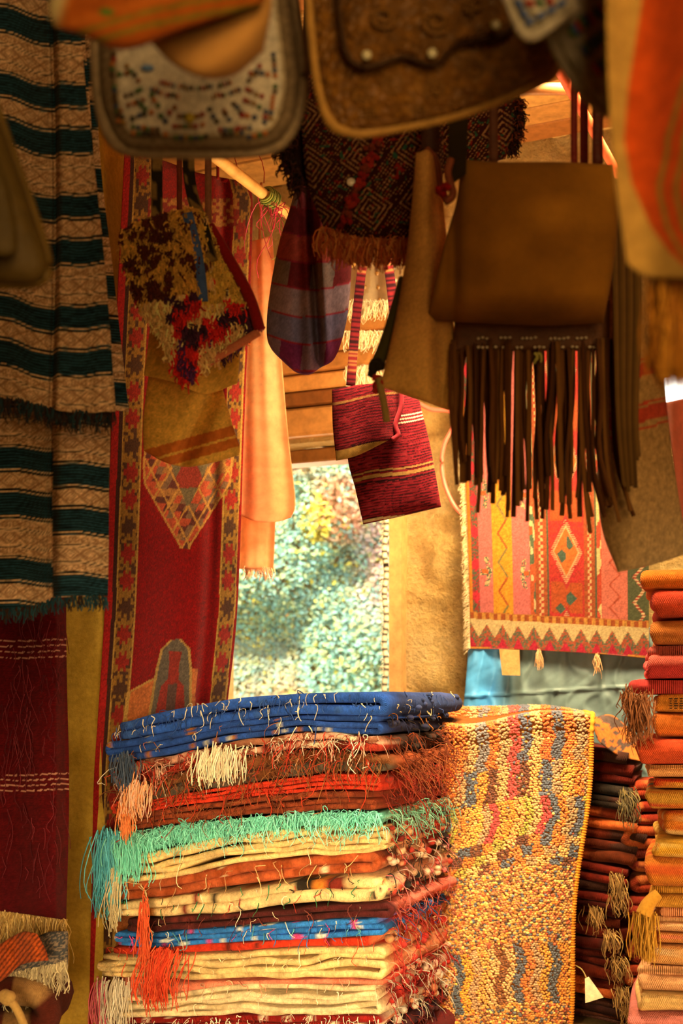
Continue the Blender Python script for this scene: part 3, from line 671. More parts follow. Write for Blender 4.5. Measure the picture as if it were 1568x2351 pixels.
# loose threads trailing over the top of the pile
# ------------------------------------------------------------------ folded textiles at the right edge
ZUP = np.array([0, 0, 1.0])
def weave(c1, c2=None, freq=0, spots=None, jit=.1, seed=0, along='q'):
    a = H(c1); b = H(c2) if c2 else a
    def f(s_, frac, q, arc):
        u = q if along == 'q' else s_ + frac * .05
        c = flat(a, s_)
        if freq: c = mixc((np.sin((frac * .045 + s_ * .15) * freq * 6.28) > .15) * .8, c, flat(b, s_))
        c = c * (1 + (vn(q * 60, s_ * 60 + frac * 25, seed) - .5) * jit * 2)[:, None]
        if spots:
            for sc_, thr, colr in spots: c = mixc(vn(q * sc_, frac * 9 + s_ * sc_, seed + 3) > thr, c, flat(H(colr), s_))
        return c
    return f
RSTK = [  # top py, bottom py, left px, layers, colour, colour2, freq, spots, label
 (1300, 1356, 1482, 2, '#d06a20', None, 0, None, 'orange folded cloth, topmost of the stack at the right edge'),
 (1356, 1421, 1498, 2, '#c8482c', '#b23a24', 40, None, 'brick red folded cloth, second from the top of the right-hand stack'),
 (1421, 1484, 1494, 2, '#c47434', '#a85c28', 55, None, 'tan orange ribbed cloth above the crimson roll in the right-hand stack'),
 (1484, 1560, 1482, 3, '#c03a38', '#d06a5a', 60, None, 'crimson cloth with a rolled edge in the upper right-hand stack'),
 (1560, 1594, 1448, 1, '#c4403c', '#d87060', 60, None, 'crimson cloth sticking out with a tan fringe in the right-hand stack'),
 (1594, 1637, 1503, 2, '#d88a34', None, 0, None, 'orange and yellow cloth with black woven marks in the right-hand stack'),
 (1637, 1693, 1497, 2, '#d0702a', None, 0, None, 'plain orange folded cloth under the cloth with black woven marks'),
 (1693, 1756, 1470, 2, '#d0502c', None, 0, None, 'large coral folded cloth bulging left in the middle of the right-hand stack'),
 (1756, 1785, 1487, 3, '#d8985c', None, 0, None, 'thin peach cloth folded in three under the coral one'),
 (1785, 1813, 1503, 2, '#b83818', '#d89030', 30, [(60, .75, '#d8a040')], 'thin dark red cloth with yellow diamonds in the right-hand stack'),
 (1813, 1860, 1492, 2, '#c89038', None, 0, [(34, .62, '#b84030'), (28, .68, '#5a8a70'), (44, .7, '#c87028')], 'multicoloured cloth with red and green flecks in the right-hand stack'),
 (1860, 1920, 1516, 2, '#cc7426', None, 0, [(26, .6, '#d8b070'), (60, .72, '#b84a20')], 'orange cloth with a cream triangle pattern in the right-hand stack'),
 (1920, 1971, 1499, 2, '#d09a30', None, 0, [(50, .62, '#e0b860'), (30, .8, '#d88a38')], 'mustard yellow folded cloth in the right-hand stack'),
 (1971, 2036, 1484, 2, '#cc7a2c', '#b84a20', 50, None, 'orange cloth with red ribs below the mustard one'),
 (2036, 2084, 1498, 3, '#c48a34', None, 0, None, 'ochre cloth with a knotted tassel hanging at its left'),
 (2084, 2106, 1515, 1, '#d89064', None, 0, None, 'thin pale orange cloth below the ochre one with the tassel'),
 (2106, 2140, 1498, 3, '#d8a474', None, 0, None, 'pale peach cloth in rolled folds low in the right-hand stack'),
 (2140, 2166, 1504, 2, '#d08a4c', '#d87a5c', 50, None, 'peach ribbed cloth low in the right-hand stack'),
 (2166, 2217, 1497, 2, '#d49a5c', None, 0, [(20, .66, '#e0c090')], 'apricot cloth with pale patches low in the right-hand stack'),
 (2217, 2276, 1474, 3, '#d8a070', None, 0, None, 'big peach cloth in a loose roll near the bottom right corner'),
 (2276, 2318, 1462, 2, '#d4ac6c', None, 0, None, 'cream yellow cloth with small dark printed lines near the bottom right corner'),
 (2318, 2372, 1450, 2, '#c4746c', '#b06458', 60, None, 'dusty pink cloth at the bottom right corner'),
 (2372, 2445, 1470, 2, '#b86a4c', None, 0, None, 'reddish cloth under the dusty pink one, just below the picture'),
]
RD = 2.8
for i, (y0, y1, x0, nl, c1, c2, fq, sp, lab) in enumerate(RSTK):
    d = RD; c = P(x0, 0, d); z1 = EYE - (y0 - HY) / F * d; z0 = EYE - (y1 - HY) / F * d
    if i == len(RSTK) - 1: z0 = .552
    corner = np.array([c[0], d, 0])
    ax_in = np.array([math.sin(math.radians(14)), math.cos(math.radians(14)), 0]); ax_r = np.array([ax_in[1], -ax_in[0], 0])
    t = thing('folded_cloth', lab, 'textile', tuple(corner + ax_in * .2 + ax_r * .2 + ZUP * z0), 'folded textiles at the right edge')
    tilt = .006 * math.sin(i * 2.1)
    zb = lambda s_, z=z0: z + .001 + 0 * np.asarray(s_, float)
    zt = lambda s_, z=z1: z - .001 + 0 * np.asarray(s_, float)
    folded('body', corner, ax_in, ax_r, .42, .44, zb, zt, nl, weave(c1, c2, fq, sp, .12, i * 3), fabric('coarse_weave', 230, .6, .2, 70), t, flip=True, wav=.3, seed=i * 7, ns=20, fwob=.012)
    g = np.random.default_rng(i)
    if i in (5, 20):
        a = corner + ax_r * (.03 if i == 5 else .10) - ax_in * .004; zz = (z0 + z1) / 2
        o = []
        for r in range(5 if i == 5 else 3):
            for k in range(4):
                wv = .004 + .005 * g.random()
                cc = a + ax_r * (k * .011 + .004) - ax_in * .0035 + ZUP * (zz + (.011 - r * .0052))
                V, f = box(*cc, wv, .003, .0024, (ax_r, ax_in, ZUP)); o.append((V, f, H('#2c2014')))
        V, f, c_ = join(o); ob = obj('woven_marks', V, f, YARN, t, c_, smooth=False); ob['label'] = 'small black woven marks'
    if i == 4:
        for px, py, n, ln, sx in ((1440, 1590, 60, .035, .008), (1472, 1604, 130, .095, .011)):
            rt = P(px, py, d - .01) + g.normal(0, 1, (n, 3)) * [sx, .012, .008]
            V, f, c_ = strands(rt, [-.15, -.1, -1] + g.normal(0, .2, (n, 3)), g.uniform(.6, 1, n) * ln, .0016, pick(['#9a6038', '#a86c44', '#8a5430'], n, g), .7, .22, 8, 3, i); stuff(obj('fringe', V, f, YARN, t, c_))
    if i == 14:
        pts = P(np.array([1512, 1500, 1487, 1478]), np.array([2052, 2062, 2078, 2100]), d - .02)
        V, f = tube(poly(pts, 20), np.linspace(.012, .018, 20), 10); o = [(V, f, H('#c08a30'))]
        n = 120; rt = P(1481, 2098, d - .02) + g.normal(0, 1, (n, 3)) * [.013, .01, .004]
        o.append(strands(rt, [0, 0, -1] + g.normal(0, .12, (n, 3)), g.uniform(.75, 1, n) * .095, .0017, pick(['#c4902e', '#b07c28', '#d0a040'], n, g), .6, .08, 8, 3, 4))
        V, f, c_ = join(o); obj('tassel', V, f, YARN, t, c_)

# ------------------------------------------------------------------ red blankets stacked behind the shaggy rug
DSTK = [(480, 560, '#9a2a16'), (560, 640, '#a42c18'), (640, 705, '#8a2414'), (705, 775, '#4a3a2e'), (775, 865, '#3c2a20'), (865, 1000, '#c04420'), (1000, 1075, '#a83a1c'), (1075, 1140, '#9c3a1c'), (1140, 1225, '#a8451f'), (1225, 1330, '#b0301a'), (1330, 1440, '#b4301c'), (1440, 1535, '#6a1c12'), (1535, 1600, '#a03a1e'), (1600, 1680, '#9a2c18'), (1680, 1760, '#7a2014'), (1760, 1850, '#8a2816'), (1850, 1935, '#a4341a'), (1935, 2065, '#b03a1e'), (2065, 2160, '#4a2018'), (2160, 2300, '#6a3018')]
ORD = ['topmost', 'second from the top', 'third from the top', 'fourth from the top', 'fifth from the top', 'sixth from the top', 'seventh from the top', 'eighth from the top', 'ninth from the top', 'tenth from the top', 'eleventh from the top', 'twelfth from the top', 'eighth from the bottom', 'seventh from the bottom', 'sixth from the bottom', 'fifth from the bottom', 'fourth from the bottom', 'third from the bottom', 'second from the bottom', 'lowest']
names = ['dark red', 'crimson', 'deep red', 'grey brown', 'charcoal brown', 'orange red', 'rust red', 'russet', 'orange brown', 'scarlet', 'bright red', 'maroon', 'brick red', 'blood red', 'wine red', 'mahogany', 'warm red', 'tomato red', 'black brown', 'earth brown']
DX = 3.72
ax_in = np.array([math.sin(math.radians(20)), math.cos(math.radians(20)), 0]); ax_r = np.array([ax_in[1], -ax_in[0], 0])
for i, (a, b, colr) in enumerate(DSTK):
    y0, y1 = 1550 + a * .3622, 1550 + b * .3622
    xr = 1000 + .3622 * (1230 + [0, 15, 10, 20, -10, 62, 90, 40, 35, -20, -90, -80, -70, -20, -60, -40, -70, -50, 0, 10][i])
    z1 = EYE - (y0 - HY) / F * DX; z0 = EYE - (y1 - HY) / F * DX
    if i == len(DSTK) - 1: z0 = .552
    c = P(xr, 0, DX); corner = np.array([c[0], DX - .05, 0])
    t = thing('folded_blanket', '%s folded blanket, %s in the stack right of the shaggy rug' % (names[i], ORD[i]), 'blanket', tuple(corner - ax_r * .3 + ax_in * .1 + ZUP * z0), 'red blankets behind the shaggy rug')
    sl = -.25 + .1 * math.sin(i * 1.3) if i < 17 else -.1
    mid = (z0 + z1) / 2; hh = (z1 - z0) / 2
    zb = lambda s_, m=mid, h=hh, s0=sl: m - h + .001 + .12 * np.clip(np.asarray(s_, float), 0, .3) * (0 if False else 1)
    zt = lambda s_, m=mid, h=hh, s0=sl: m + h - .001 + .12 * np.clip(np.asarray(s_, float), 0, .3)
    g = np.random.default_rng(300 + i)
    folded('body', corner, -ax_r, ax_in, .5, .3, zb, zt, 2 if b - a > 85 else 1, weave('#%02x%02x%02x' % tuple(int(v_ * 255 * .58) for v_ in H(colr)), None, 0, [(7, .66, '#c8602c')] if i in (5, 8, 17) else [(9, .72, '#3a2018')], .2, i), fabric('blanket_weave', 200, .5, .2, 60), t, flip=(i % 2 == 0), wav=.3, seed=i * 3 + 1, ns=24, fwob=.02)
    if i in (3, 4, 9, 10, 11, 13, 15, 17, 18):
        n = 44; pal = ['#94703c', '#a88048', '#846034'] if i > 5 else ['#5a5038', '#6a5a3c', '#8a7444']
        cx_ = {9: 1150, 10: 1150, 11: 1000, 13: 1110, 15: 1160, 17: 1165}.get(i, 1215)
        rt = P(1000 + cx_ * .3622, y0 + (y1 - y0) * .4, DX - .085) + g.normal(0, 1, (n, 3)) * [.012, .006, .006]
        V, f, c_ = strands(rt, [.25, -.25, -1] + g.normal(0, .3, (n, 3)), g.uniform(.5, 1, n) * .065, .0016, pick(pal, n, g), .7, .2, 7, 3, i); stuff(obj('fringe', V, f, YARN, t, c_))
    if i == 16:      # paper price tag tied to this one
        q = P(np.array([1343, 1352, 1386, 1344]), np.array([2247, 2243, 2290, 2303]), DX - .14); bk = q + np.array([0, .003, 0])
        ob = obj('paper_tag', np.vstack([q, bk]), [np.array([[3, 2, 1, 0], [4, 5, 6, 7]]), np.array([[0, 1, 5, 4], [1, 2, 6, 5], [2, 3, 7, 6], [3, 0, 4, 7]])], CLOTH, t, flat(H('#e8d8b0'), np.zeros(8)), smooth=False); ob['label'] = 'cream paper tag'
        v, f = tube(poly(P(np.array([1318, 1335, 1347]), np.array([2215, 2225, 2246]), DX - .135), 12), .0018, 5); obj('tag_string', v, f, YARN, t, flat(H('#c8a868'), np.zeros(len(v))))
# a second, deeper stack in the shade
for i in range(12):
    z1 = EYE - (1770 + i * 50 - HY) / F * 4.0; z0 = EYE - (1820 + i * 50 - HY) / F * 4.0
    if i == 11: z0 = .552
    c = P(1447 + 8 * math.sin(i * 2.2), 0, 4.0 - .25); corner = np.array([c[0], 3.70, 0])
    t = thing('folded_blanket', 'dim red brown blanket, %s in the deeper stack at the right' % (ORD[i] if i < 11 else 'lowest'), 'blanket', tuple(corner + np.array([.2, .1, z0])), 'dim blankets in the deeper stack')
    zb = lambda s_, z=z0: z + .001 + 0 * np.asarray(s_, float); zt = lambda s_, z=z1: z - .001 + 0 * np.asarray(s_, float)
    folded('body', corner, AXQ * .3 + AXT * .954, AXQ * .954 - AXT * .3, .30, .16, zb, zt, 2, weave(['#8a3018', '#7a2414', '#94401e', '#6a2418'][i % 4], None, 0, [(30, .7, '#a85a2c')], .2, i + 40), fabric('blanket_weave', 200, .5, .2, 60), t, flip=True, wav=.3, seed=i, ns=12)

# ------------------------------------------------------------------ shaggy rug draped over a pile
shag = thing('shaggy_rug', 'orange and cream shaggy rug with blue zigzag stripes draped over the pile right of centre', 'rug', tuple(P(1190, 2351, 3.6)))
def shag_col(px, py, g):
    """tuft colour from the place on the rug (x across 0..300, y down the hanging length)"""
    x, y = px, py; n = len(x); out = pick(['#d8984c', '#dca858', '#d4b08c', '#c4a088', '#d8b484'], n, g)
    pal = lambda l: np.array([H(c) for c in l])
    A = pal(['#d8853a', '#c8b090', '#7c86a8', '#d87830', '#b4a088', '#cc4a50', '#58689a', '#c8b48c', '#d8702c', '#56648e', '#d88038', '#a89684', '#dc8a3c', '#e08c34'])
    zz = 14 * (tri(y / 66.0) - .5)
    ia = np.floor((x + zz) / 25).astype(int)
    z1 = y < 82; out = np.where(z1[:, None], A[ia % len(A)], out)
    B = pal(['#c0aa90', '#56699a', '#d89c44', '#6a3c22', '#c8b48c', '#c84a56', '#6a3c22', '#e0b478', '#56699a', '#b09c8c', '#e0b860', '#e08c34'])
    lz = 13 * np.where(np.floor(x / 25) % 2 == 0, 1, -1) * (np.abs(((y - 82) % 84) / 84 - .5) * 2 - .5)
    z2 = (y >= 82) & (y < 168); out = np.where(z2[:, None], B[np.floor((x + lz) / 25).astype(int) % len(B)], out)
    Cc = pal(['#a8b048', '#d89040', '#e0b060', '#e0b860', '#b8a494', '#c84452', '#dca850', '#dc9a3c', '#e0b070', '#aab04c', '#c8b48c', '#c84452', '#566a98', '#dc8c38', '#b0a08c', '#56689a'])
    z3 = (y >= 168) & (y < 262); out = np.where(z3[:, None], Cc[np.floor((x + 15 * (np.abs((y - 168) / 94 - .5) * 2)) / 19.5).astype(int) % len(Cc)], out)
    D = pal(['#dcc088', '#566896', '#6a3c22', '#d88c38', '#a8a850', '#e0c894', '#6a3c22', '#d8904a', '#586a98', '#d88438', '#b8a48c'])
    z4 = (y >= 262) & (y < 335); out = np.where(z4[:, None], D[np.floor((x + 40 * np.floor((y - 262) / 26)) / 27).astype(int) % len(D)], out)
    z5 = ((y >= 335) & (y < 520)) | (y >= 665)
    M = pick(['#e0b868', '#dcc08c', '#d89040', '#d4ac78', '#e0c88c', '#c8a068', '#5a6a90', '#b05a3c', '#7a5a3c', '#d8a050', '#c88a70'], n, g, .1); out = np.where(z5[:, None], M, out)
    E = pal(['#e0b04c', '#dcb884', '#566a98', '#e0b040', '#c0a894', '#dcb870', '#dcc49c', '#8a5a30', '#d8c09c', '#5a6a98', '#d88c4c', '#bca898', '#e0b050', '#5c6c96', '#e0a040'])
    z6 = (y >= 520) & (y < 665); out = np.where(z6[:, None], E[np.floor((x + 16 * (tri((y - 520) / 100.0) - .5)) / 20).astype(int) % len(E)], out)
    stray = g.random(n) < .07; out = np.where(stray[:, None], M, out)
    return np.clip(out * (1 + g.normal(0, .07, (n, 1))), 0, 1)
# rug surface in its own coordinates: x across, y along; the fold over the edge of the pile at y = 0
RXA = P(1020, 1650, 3.58); 
def rug_pt(x, y):
    """x 0..340 across from the left, y -60..720 along (pixels at the hanging face), -> world"""
    x = np.asarray(x, float); y = np.asarray(y, float)
    dface = 3.56 + .02 * np.sin(x / 60.0) + .018 * np.sin(x / 95 + y / 210.)
    topy = 1648 + 14 * np.cos(x / 340 * 3.1) + 6 * np.sin(x / 45)
    xr = 1355 - np.clip(y, 0, 800) * .076 + 7 * np.sin(y / 90.)
    px = xr - (340 - x)
    yy = np.clip(y, 0, None)
    face = P(px, topy + 28 + yy * .955, dface)
    bend = np.clip(-y / 60.0, 0, 1)
    ang = np.clip((y + 14) / 34.0, 0, 1)[..., None]
    back = P(1015 + (x / 340) * 300 + 10, 1622 + 3 * np.sin(x / 60) + 22 * (x / 340) ** 3, 4.0 + 0 * x)
    edge = P(xr * 0 + 1355 - (340 - x), topy, dface + .045)
    up = edge + (back - edge) * bend[..., None] ** .9 + np.array([0, 0, .02]) * (np.sin(np.pi * bend) * (vn(x / 50, y / 30, 3)))[..., None]
    roundv = edge * (1 - ang) + face * ang + np.array([0, -.02, .012]) * (np.sin(np.pi * ang))
    return np.where((y < -14)[..., None], up, np.where((y < 20)[..., None], roundv, face))
gx = np.linspace(0, 340, 50); gy = np.r_[np.linspace(-60, -14, 16), np.linspace(-13, 20, 14), np.linspace(26, 760, 90)]
X, Y = np.meshgrid(gx, gy); base = rug_pt(X, Y)
du = np.gradient(base, axis=1); dv = np.gradient(base, axis=0); nm = np.cross(dv, du); nm /= np.linalg.norm(nm, axis=2)[..., None] + 1e-9
nm *= np.where(nm @ np.array([0, -1, .8]) < 0, -1, 1)[..., None]
n0 = len(gx) * len(gy); Vb = np.vstack([base.reshape(-1, 3), (base - nm * .012).reshape(-1, 3)])
rim = np.concatenate([np.arange(50), np.arange(1, len(gy)) * 50 + 49, (len(gy) - 1) * 50 + np.arange(48, -1, -1), np.arange(len(gy) - 2, 0, -1) * 50]); rn = np.roll(rim, -1)
obj('backing', Vb, [grid_faces(50, len(gy), 0, True), grid_faces(50, len(gy), n0), np.stack([rim, rn, rn + n0, rim + n0], -1)], WOOL, shag, flat(H('#7a4418'), np.zeros(len(Vb))))
g = np.random.default_rng(11)
rows = np.r_[np.arange(-58, -14, 4.6), np.arange(-14, 21, 2.6), np.arange(23, 755, 5.4)]; xs, ys = [], []
for r in rows:
    k = np.arange(3, 337, 6.2); xs.append(k + g.normal(0, 1.3, len(k)) + 3 * (int(r / 5.6) % 2)); ys.append(np.full(len(k), r) + g.normal(0, 1.0, len(k)) + 1.6 * np.sin(k / 21.0))
xs = np.clip(np.concatenate(xs), 1, 338); ys = np.concatenate(ys)
p0 = rug_pt(xs, ys); e = 1.0
nn = np.cross(rug_pt(xs, ys + e) - rug_pt(xs, ys - e), rug_pt(xs + e, ys) - rug_pt(xs - e, ys)); nn /= np.linalg.norm(nn, axis=1)[:, None] + 1e-9
nn *= np.where(nn @ np.array([0, -1, .8]) < 0, -1, 1)[:, None]
cc = shag_col(xs - 30, ys, g) * np.array([.95, .83, .66])
sz = g.uniform(.0040, .0056, (len(xs), 1)) * np.array([1.04, 1.2, .89]); sz *= np.where((ys > 335) & (ys < 520) | (ys > 665), 1.12, 1)[:, None]
V, f, c = blobs(p0 + nn * .004 + np.array([0, 0, -.002]), sz, cc)
stuff(obj('tufts', V, f, fabric('tufted_wool', 0, .3, .2, 260, .95, sheen=.3), shag, c))
# whipped yellow binding down the right edge
yv = np.linspace(-56, 755, 420); pts = rug_pt(0 * yv + 340, yv) + np.array([.002, -.004, 0])
v, f = tube(pts, .0075 * (1 + .22 * np.sin(np.arange(420) * 1.9)), 8)
c = mixc(vn(np.repeat(np.arange(420), 8) * .9, 0, 5), flat(H('#dc9a30'), np.zeros(len(v))), flat(H('#c87820'), np.zeros(len(v))))
obj('binding', v, f, YARN, shag, c)
# the far corner of the rug that sags over the dark stack
flapc = lambda x, y, u, v: mixc((vn(x / 9, y / 9, 8) > .6), mixc(u * .3, flat(H('#cc6c2c'), x), flat(H('#d89048'), x)), flat(H('#5c4a44'), x))
sheet('folded_corner', [(1352, 1652), (1400, 1640), (1440, 1668), (1472, 1700)], [(1472, 1700), (1476, 1725), (1470, 1748)], [(1362, 1668), (1375, 1702), (1420, 1735), (1470, 1748)], [(1352, 1652), (1356, 1660), (1362, 1668)],
      lambda x, y, u, v: 3.62 + .10 * u + .10 * (1 - v), WOOL, shag, 40, 16, .022, 0, None, flapc)
# the pile under it: plain folded rugs that carry the drape
for i in range(7):
    z1 = 1.418 - i * .122; z0 = z1 - .122
    if i == 6: z0 = .552
    corner = np.array([.32, 3.64, 0])
    t = thing('folded_rug', 'brown red folded rug hidden under the draped shaggy rug', 'rug', (.48, 3.85, z0), 'rugs under the draped shaggy rug')
    zb = lambda s_, z=z0: z + .001 + 0 * np.asarray(s_, float); zt = lambda s_, z=z1: z - .001 + 0 * np.asarray(s_, float)
    folded('body', corner, np.array([1, -.0, 0]), np.array([0, 1.0, 0]), .27, .3, zb, zt, 2, weave(['#8a3a1c', '#7a2c16', '#94481f'][i % 3], None, 0, None, .2, i), WOOL, t, wav=.2, seed=i, ns=10)
# ------------------------------------------------------------------ hanging textiles on the left
def stripes(t, xx, seed=0):
    """blue and tan blanket: wide blue bands, tan bands with woven diamonds"""
    m = (t - 360) % 255.0
    g = .5 + .5 * np.sin(t * .92)
    blue = mixc(np.clip(g * 1.4 - .2 + (vn(xx / 30, t / 3, seed) - .5) * .8, 0, 1), flat(H('#0a1418'), t), flat(H('#2a5264'), t))
    tan = H('#e6c49c'); drk = H('#140e0c'); brn = H('#8a6040')
    out = blue
    def band(a, b, c, soft=1.2):
        nonlocal out
        mk = np.clip((m - a) / soft, 0, 1) * np.clip((b - m) / soft, 0, 1); out = mixc(mk, out, flat(c, t) if np.ndim(c) == 1 else c)
    def diamonds(c0, h):
        w_ = 46.0; a = np.abs(((xx / w_) % 1) - .5) * 2; bq = np.abs(m - c0) / h
        r = np.abs(a + bq - 1); r2 = np.abs(a + bq - .55); r3 = np.abs(np.abs(a - bq) - .0)
        k = np.clip(1.3 - r / .16, 0, 1) + np.clip(1 - r2 / .14, 0, 1) + .5 * (np.sin((a + bq) * 26) > .4)
        return mixc(np.clip(k, 0, 1) * .8, flat(tan, t), flat(brn, t))
    band(-2, 3, tan); band(3, 7, drk); band(7, 92, tan); band(10, 28, diamonds(19, 12)); band(29, 31.5, drk); band(34, 36, drk)
    band(37, 66, diamonds(51, 18)); band(67, 69, drk); band(71, 73.5, drk); band(74, 90, diamonds(82, 12)); band(91, 95, drk); band(95, 99, tan)
    band(147, 151, tan); band(152, 156, drk); band(156, 193, tan); band(157, 192, diamonds(174.5, 18)); band(193, 197, drk); band(198, 202, tan)
    return np.clip(out * (1 + (vn(xx / 2.5, t / 2.5, seed + 2) - .5) * .25)[..., None], 0, 1)
def frayed(sh_parent, pts3, n, ln, pal, seed, name='fringe', dr=(0, -.15, -1), rad=.0016, curl=.22, spread=.15):
    g = np.random.default_rng(seed); p = poly(pts3, max(n, 2), False)
    p = p + g.normal(0, .002, p.shape)
    V, f, c = strands(p, np.array(dr) + g.normal(0, spread, (n, 3)), g.uniform(.5, 1.05, n) * ln, rad, pick(pal, n, g), .75, curl, 7, 3, seed)
    return stuff(obj(name, V, f, YARN, sh_parent, c))
BLK = fabric('blanket_ribbed', 330, .55, .2, 80)
g1 = 'striped blankets hanging at the left'
t = thing('striped_blanket', 'long blue and tan striped blanket hanging frontmost at the upper left', 'blanket', tuple(P(100, 945, 2.2)), g1)
crease = lambda x, y: np.tanh((x - (118 + 10 * np.sin(y / 300))) / 9)
slope = lambda x, y: y - np.where(x < 122, .30 * (x - 122), -.03 * (x - 122)) + 9 * np.clip(crease(x, y), 0, 1) + 3 * np.sin(x / 17)
sheet('cloth', [(-150, -310), (150, -310)], [(150, -310), (192, 150), (240, 600), (266, 945)], [(-150, 905), (0, 915), (118, 940), (190, 948), (266, 945)], [(-150, -310), (-150, 905)], 2.2, BLK, t, 130, 420, .006, 0,
      lambda x, y, u, v: -.034 * crease(x, y) + .05 * np.exp(-((x - 118 - 10 * np.sin(y / 300)) / 6) ** 2) + .012 * np.sin(x / 34 + y / 400) + .02 * np.clip((x - 225) / 30, 0, 1), lambda x, y, u, v: stripes(slope(x, y), x))
frayed(t, [P(-60, 905, 2.19), P(60, 920, 2.2), P(118, 938, 2.19), P(190, 946, 2.17), P(264, 943, 2.2)], 230, .03, ['#1c2c34', '#2a1c18', '#26424c', '#3a2a22'], 1)
t = thing('striped_blanket', 'lower blue and tan striped blanket in two folds, below the frontmost one', 'blanket', tuple(P(100, 1395, 2.3)), g1)
cr2 = lambda x, y: np.tanh((x - 121) / 6)
sl2 = lambda x, y: y + 170 - 4 + np.where(x < 121, 30, 0) - .05 * x + 3 * np.sin(x / 23)
sheet('cloth', [(-150, -260), (170, -260)], [(170, -260), (245, 800), (250, 1150), (248, 1368)], [(-150, 1402), (60, 1396), (115, 1380), (124, 1372), (248, 1368)], [(-150, -260), (-150, 1402)], 2.32, BLK, t, 120, 560, .006, 0,
      lambda x, y, u, v: -.02 * cr2(x, y) + .03 * np.exp(-((x - 121) / 9) ** 2) + .01 * np.sin(x / 30), lambda x, y, u, v: stripes(sl2(x, y), x, 5))
frayed(t, [P(-60, 1402, 2.3), P(60, 1396, 2.32), P(113, 1380, 2.3), P(126, 1372, 2.29), P(246, 1367, 2.29)], 200, .022, ['#1c3c4a', '#26505c', '#3a2a22'], 2)
t = thing('striped_blanket', 'narrow edge of a striped blanket showing behind the frontmost blanket', 'blanket', tuple(P(250, 940, 2.42)), g1)
sheet('cloth', [(20, -220), (215, -220)], [(215, -220), (226, 300), (262, 640), (296, 945)], [(120, 930), (220, 938), (296, 945)], [(20, -220), (120, 930)], 2.45, BLK, t, 50, 360, .006, 0, lambda x, y, u, v: .012 * np.sin(x / 20), lambda x, y, u, v: stripes(y * 1.05 - .12 * x + 80, x, 8))

t = thing('maroon_blanket', 'dark maroon blanket with thin white woven lines and a cream fringe, lower left', 'blanket', tuple(P(80, 2180, 2.9)))
def marc(x, y, u, v):
    c = flat(H('#4c080c'), x) * (1 + (vn(x / 3, y / 2, 1) - .5) * .4 + (np.sin(y * 1.1) * .06))[..., None]
    c = mixc(np.clip((y - 1820) / 250, 0, 1) * .3, c, flat(H('#3c1018'), x))
    for yy in (1470, 1483, 1496, 1509, 1778, 1790, 1802, 1814):
        c = mixc((np.abs(y - yy - 2 * np.sin(x / 30)) < 1.5) * (vn(x / 5, yy, 4) > .25) * .85, c, flat(H('#c89a80'), x))
    return c
mb = sheet('cloth', [(-120, 152), (152, 152)], [(152, 152), (152, 1390), (159, 1800), (152, 2112)], [(-120, 2090), (0, 2092), (152, 2112)], [(-120, 152), (-120, 2090)], 2.9, CLOTH, t, 90, 700, .006, 0,
      lambda x, y, u, v: .012 * np.sin(x / 26 + .6) + .035 * np.clip((x - 128) / 24, 0, 1), marc)
frayed(t, [P(-60, 2092, 2.9), P(0, 2094, 2.9), P(152, 2112, 2.92)], 330, .085, ['#c8a868', '#b89858', '#d8bc80', '#a8844c'], 3, spread=.12)
g = np.random.default_rng(5); n = 120; xx = g.uniform(0, 150, n); yy = g.uniform(1400, 2000, n)
V, f, c = strands(P(xx, yy, 2.9) + [0, -.018, 0], [0, -.25, -1], g.uniform(.02, .09, n), .0012, pick(['#5e1a22', '#6a2028', '#4a1018'], n, g), .8, .22, 7, 3, 6); stuff(obj('loose_threads', V, f, YARN, t, c))

# textiles on the bench at the bottom left corner
def orangepc(x, y, u, v): return np.clip(mixc((np.sin((x + y * .8) * .55) > .2) * .6, flat(H('#a84a1c'), x), flat(H('#3a1810'), x)) * (1 + (vn(x / 4, y / 4, 3) - .5) * .3)[..., None], 0, 1)
t = thing('rough_cloth', 'rough orange and black cloth bunched under the maroon fringe, bottom left corner', 'textile', tuple(P(40, 2260, 2.7)))
sheet('cloth', [(-60, 2215), (0, 2168), (50, 2140), (85, 2143)], [(85, 2143), (105, 2180), (112, 2205)], [(-60, 2275), (0, 2255), (50, 2215), (112, 2205)], [(-60, 2215), (-60, 2275)], 2.68, WOOL, t, 60, 30, .05, .012, lambda x, y, u, v: .02 * np.sin(x / 18), orangepc)
t = thing('fringed_rug', 'grey blue woven rug with a pale fringe beside the mud pillar, bottom left', 'rug', tuple(P(90, 2260, 2.78)))
sheet('cloth', [(60, 2165), (110, 2140), (156, 2138)], [(156, 2138), (156, 2215)], [(20, 2240), (90, 2222), (156, 2215)], [(60, 2165), (20, 2240)], 2.78, WOOL, t, 50, 30, .05, .015, None, lambda x, y, u, v: mixc((vn(x / 4, y / 2, 2) > .6) * .8, flat(H('#3a3c40'), x), flat(H('#8a7460'), x)))
frayed(t, [P(15, 2235, 2.75), P(90, 2220, 2.75), P(154, 2205, 2.75)], 200, .06, ['#a89878', '#8a7c64', '#c0b08c'], 8)
t = thing('striped_rug', 'brown rug with dark red stripes lying lowest in the bottom left corner', 'rug', tuple(P(60, 2400, 2.72)))
zb = lambda s_: EYE - (2395 - HY) / F * 2.7 + .05 * np.asarray(s_, float); zt = lambda s_: EYE - (2258 - HY) / F * 2.7 + .02 * np.asarray(s_, float)
cpt = P(96, 0, 2.72)
def brst(s_, fr_, q, arc): return mixc(np.sin(s_ * 70 + fr_ * 3) > .35, mixc((vn(s_ * 30, fr_ * 6, 2) > .55), flat(H('#7a5a34'), s_), flat(H('#8c6a40'), s_)), flat(H('#4a1c14'), s_))
folded('body', cpt, np.array([-1, -.1, 0]), np.array([-.1, 1, 0]), .28, .3, zb, zt, 2, brst, WOOL, t, flip=True, wav=.4, seed=3)
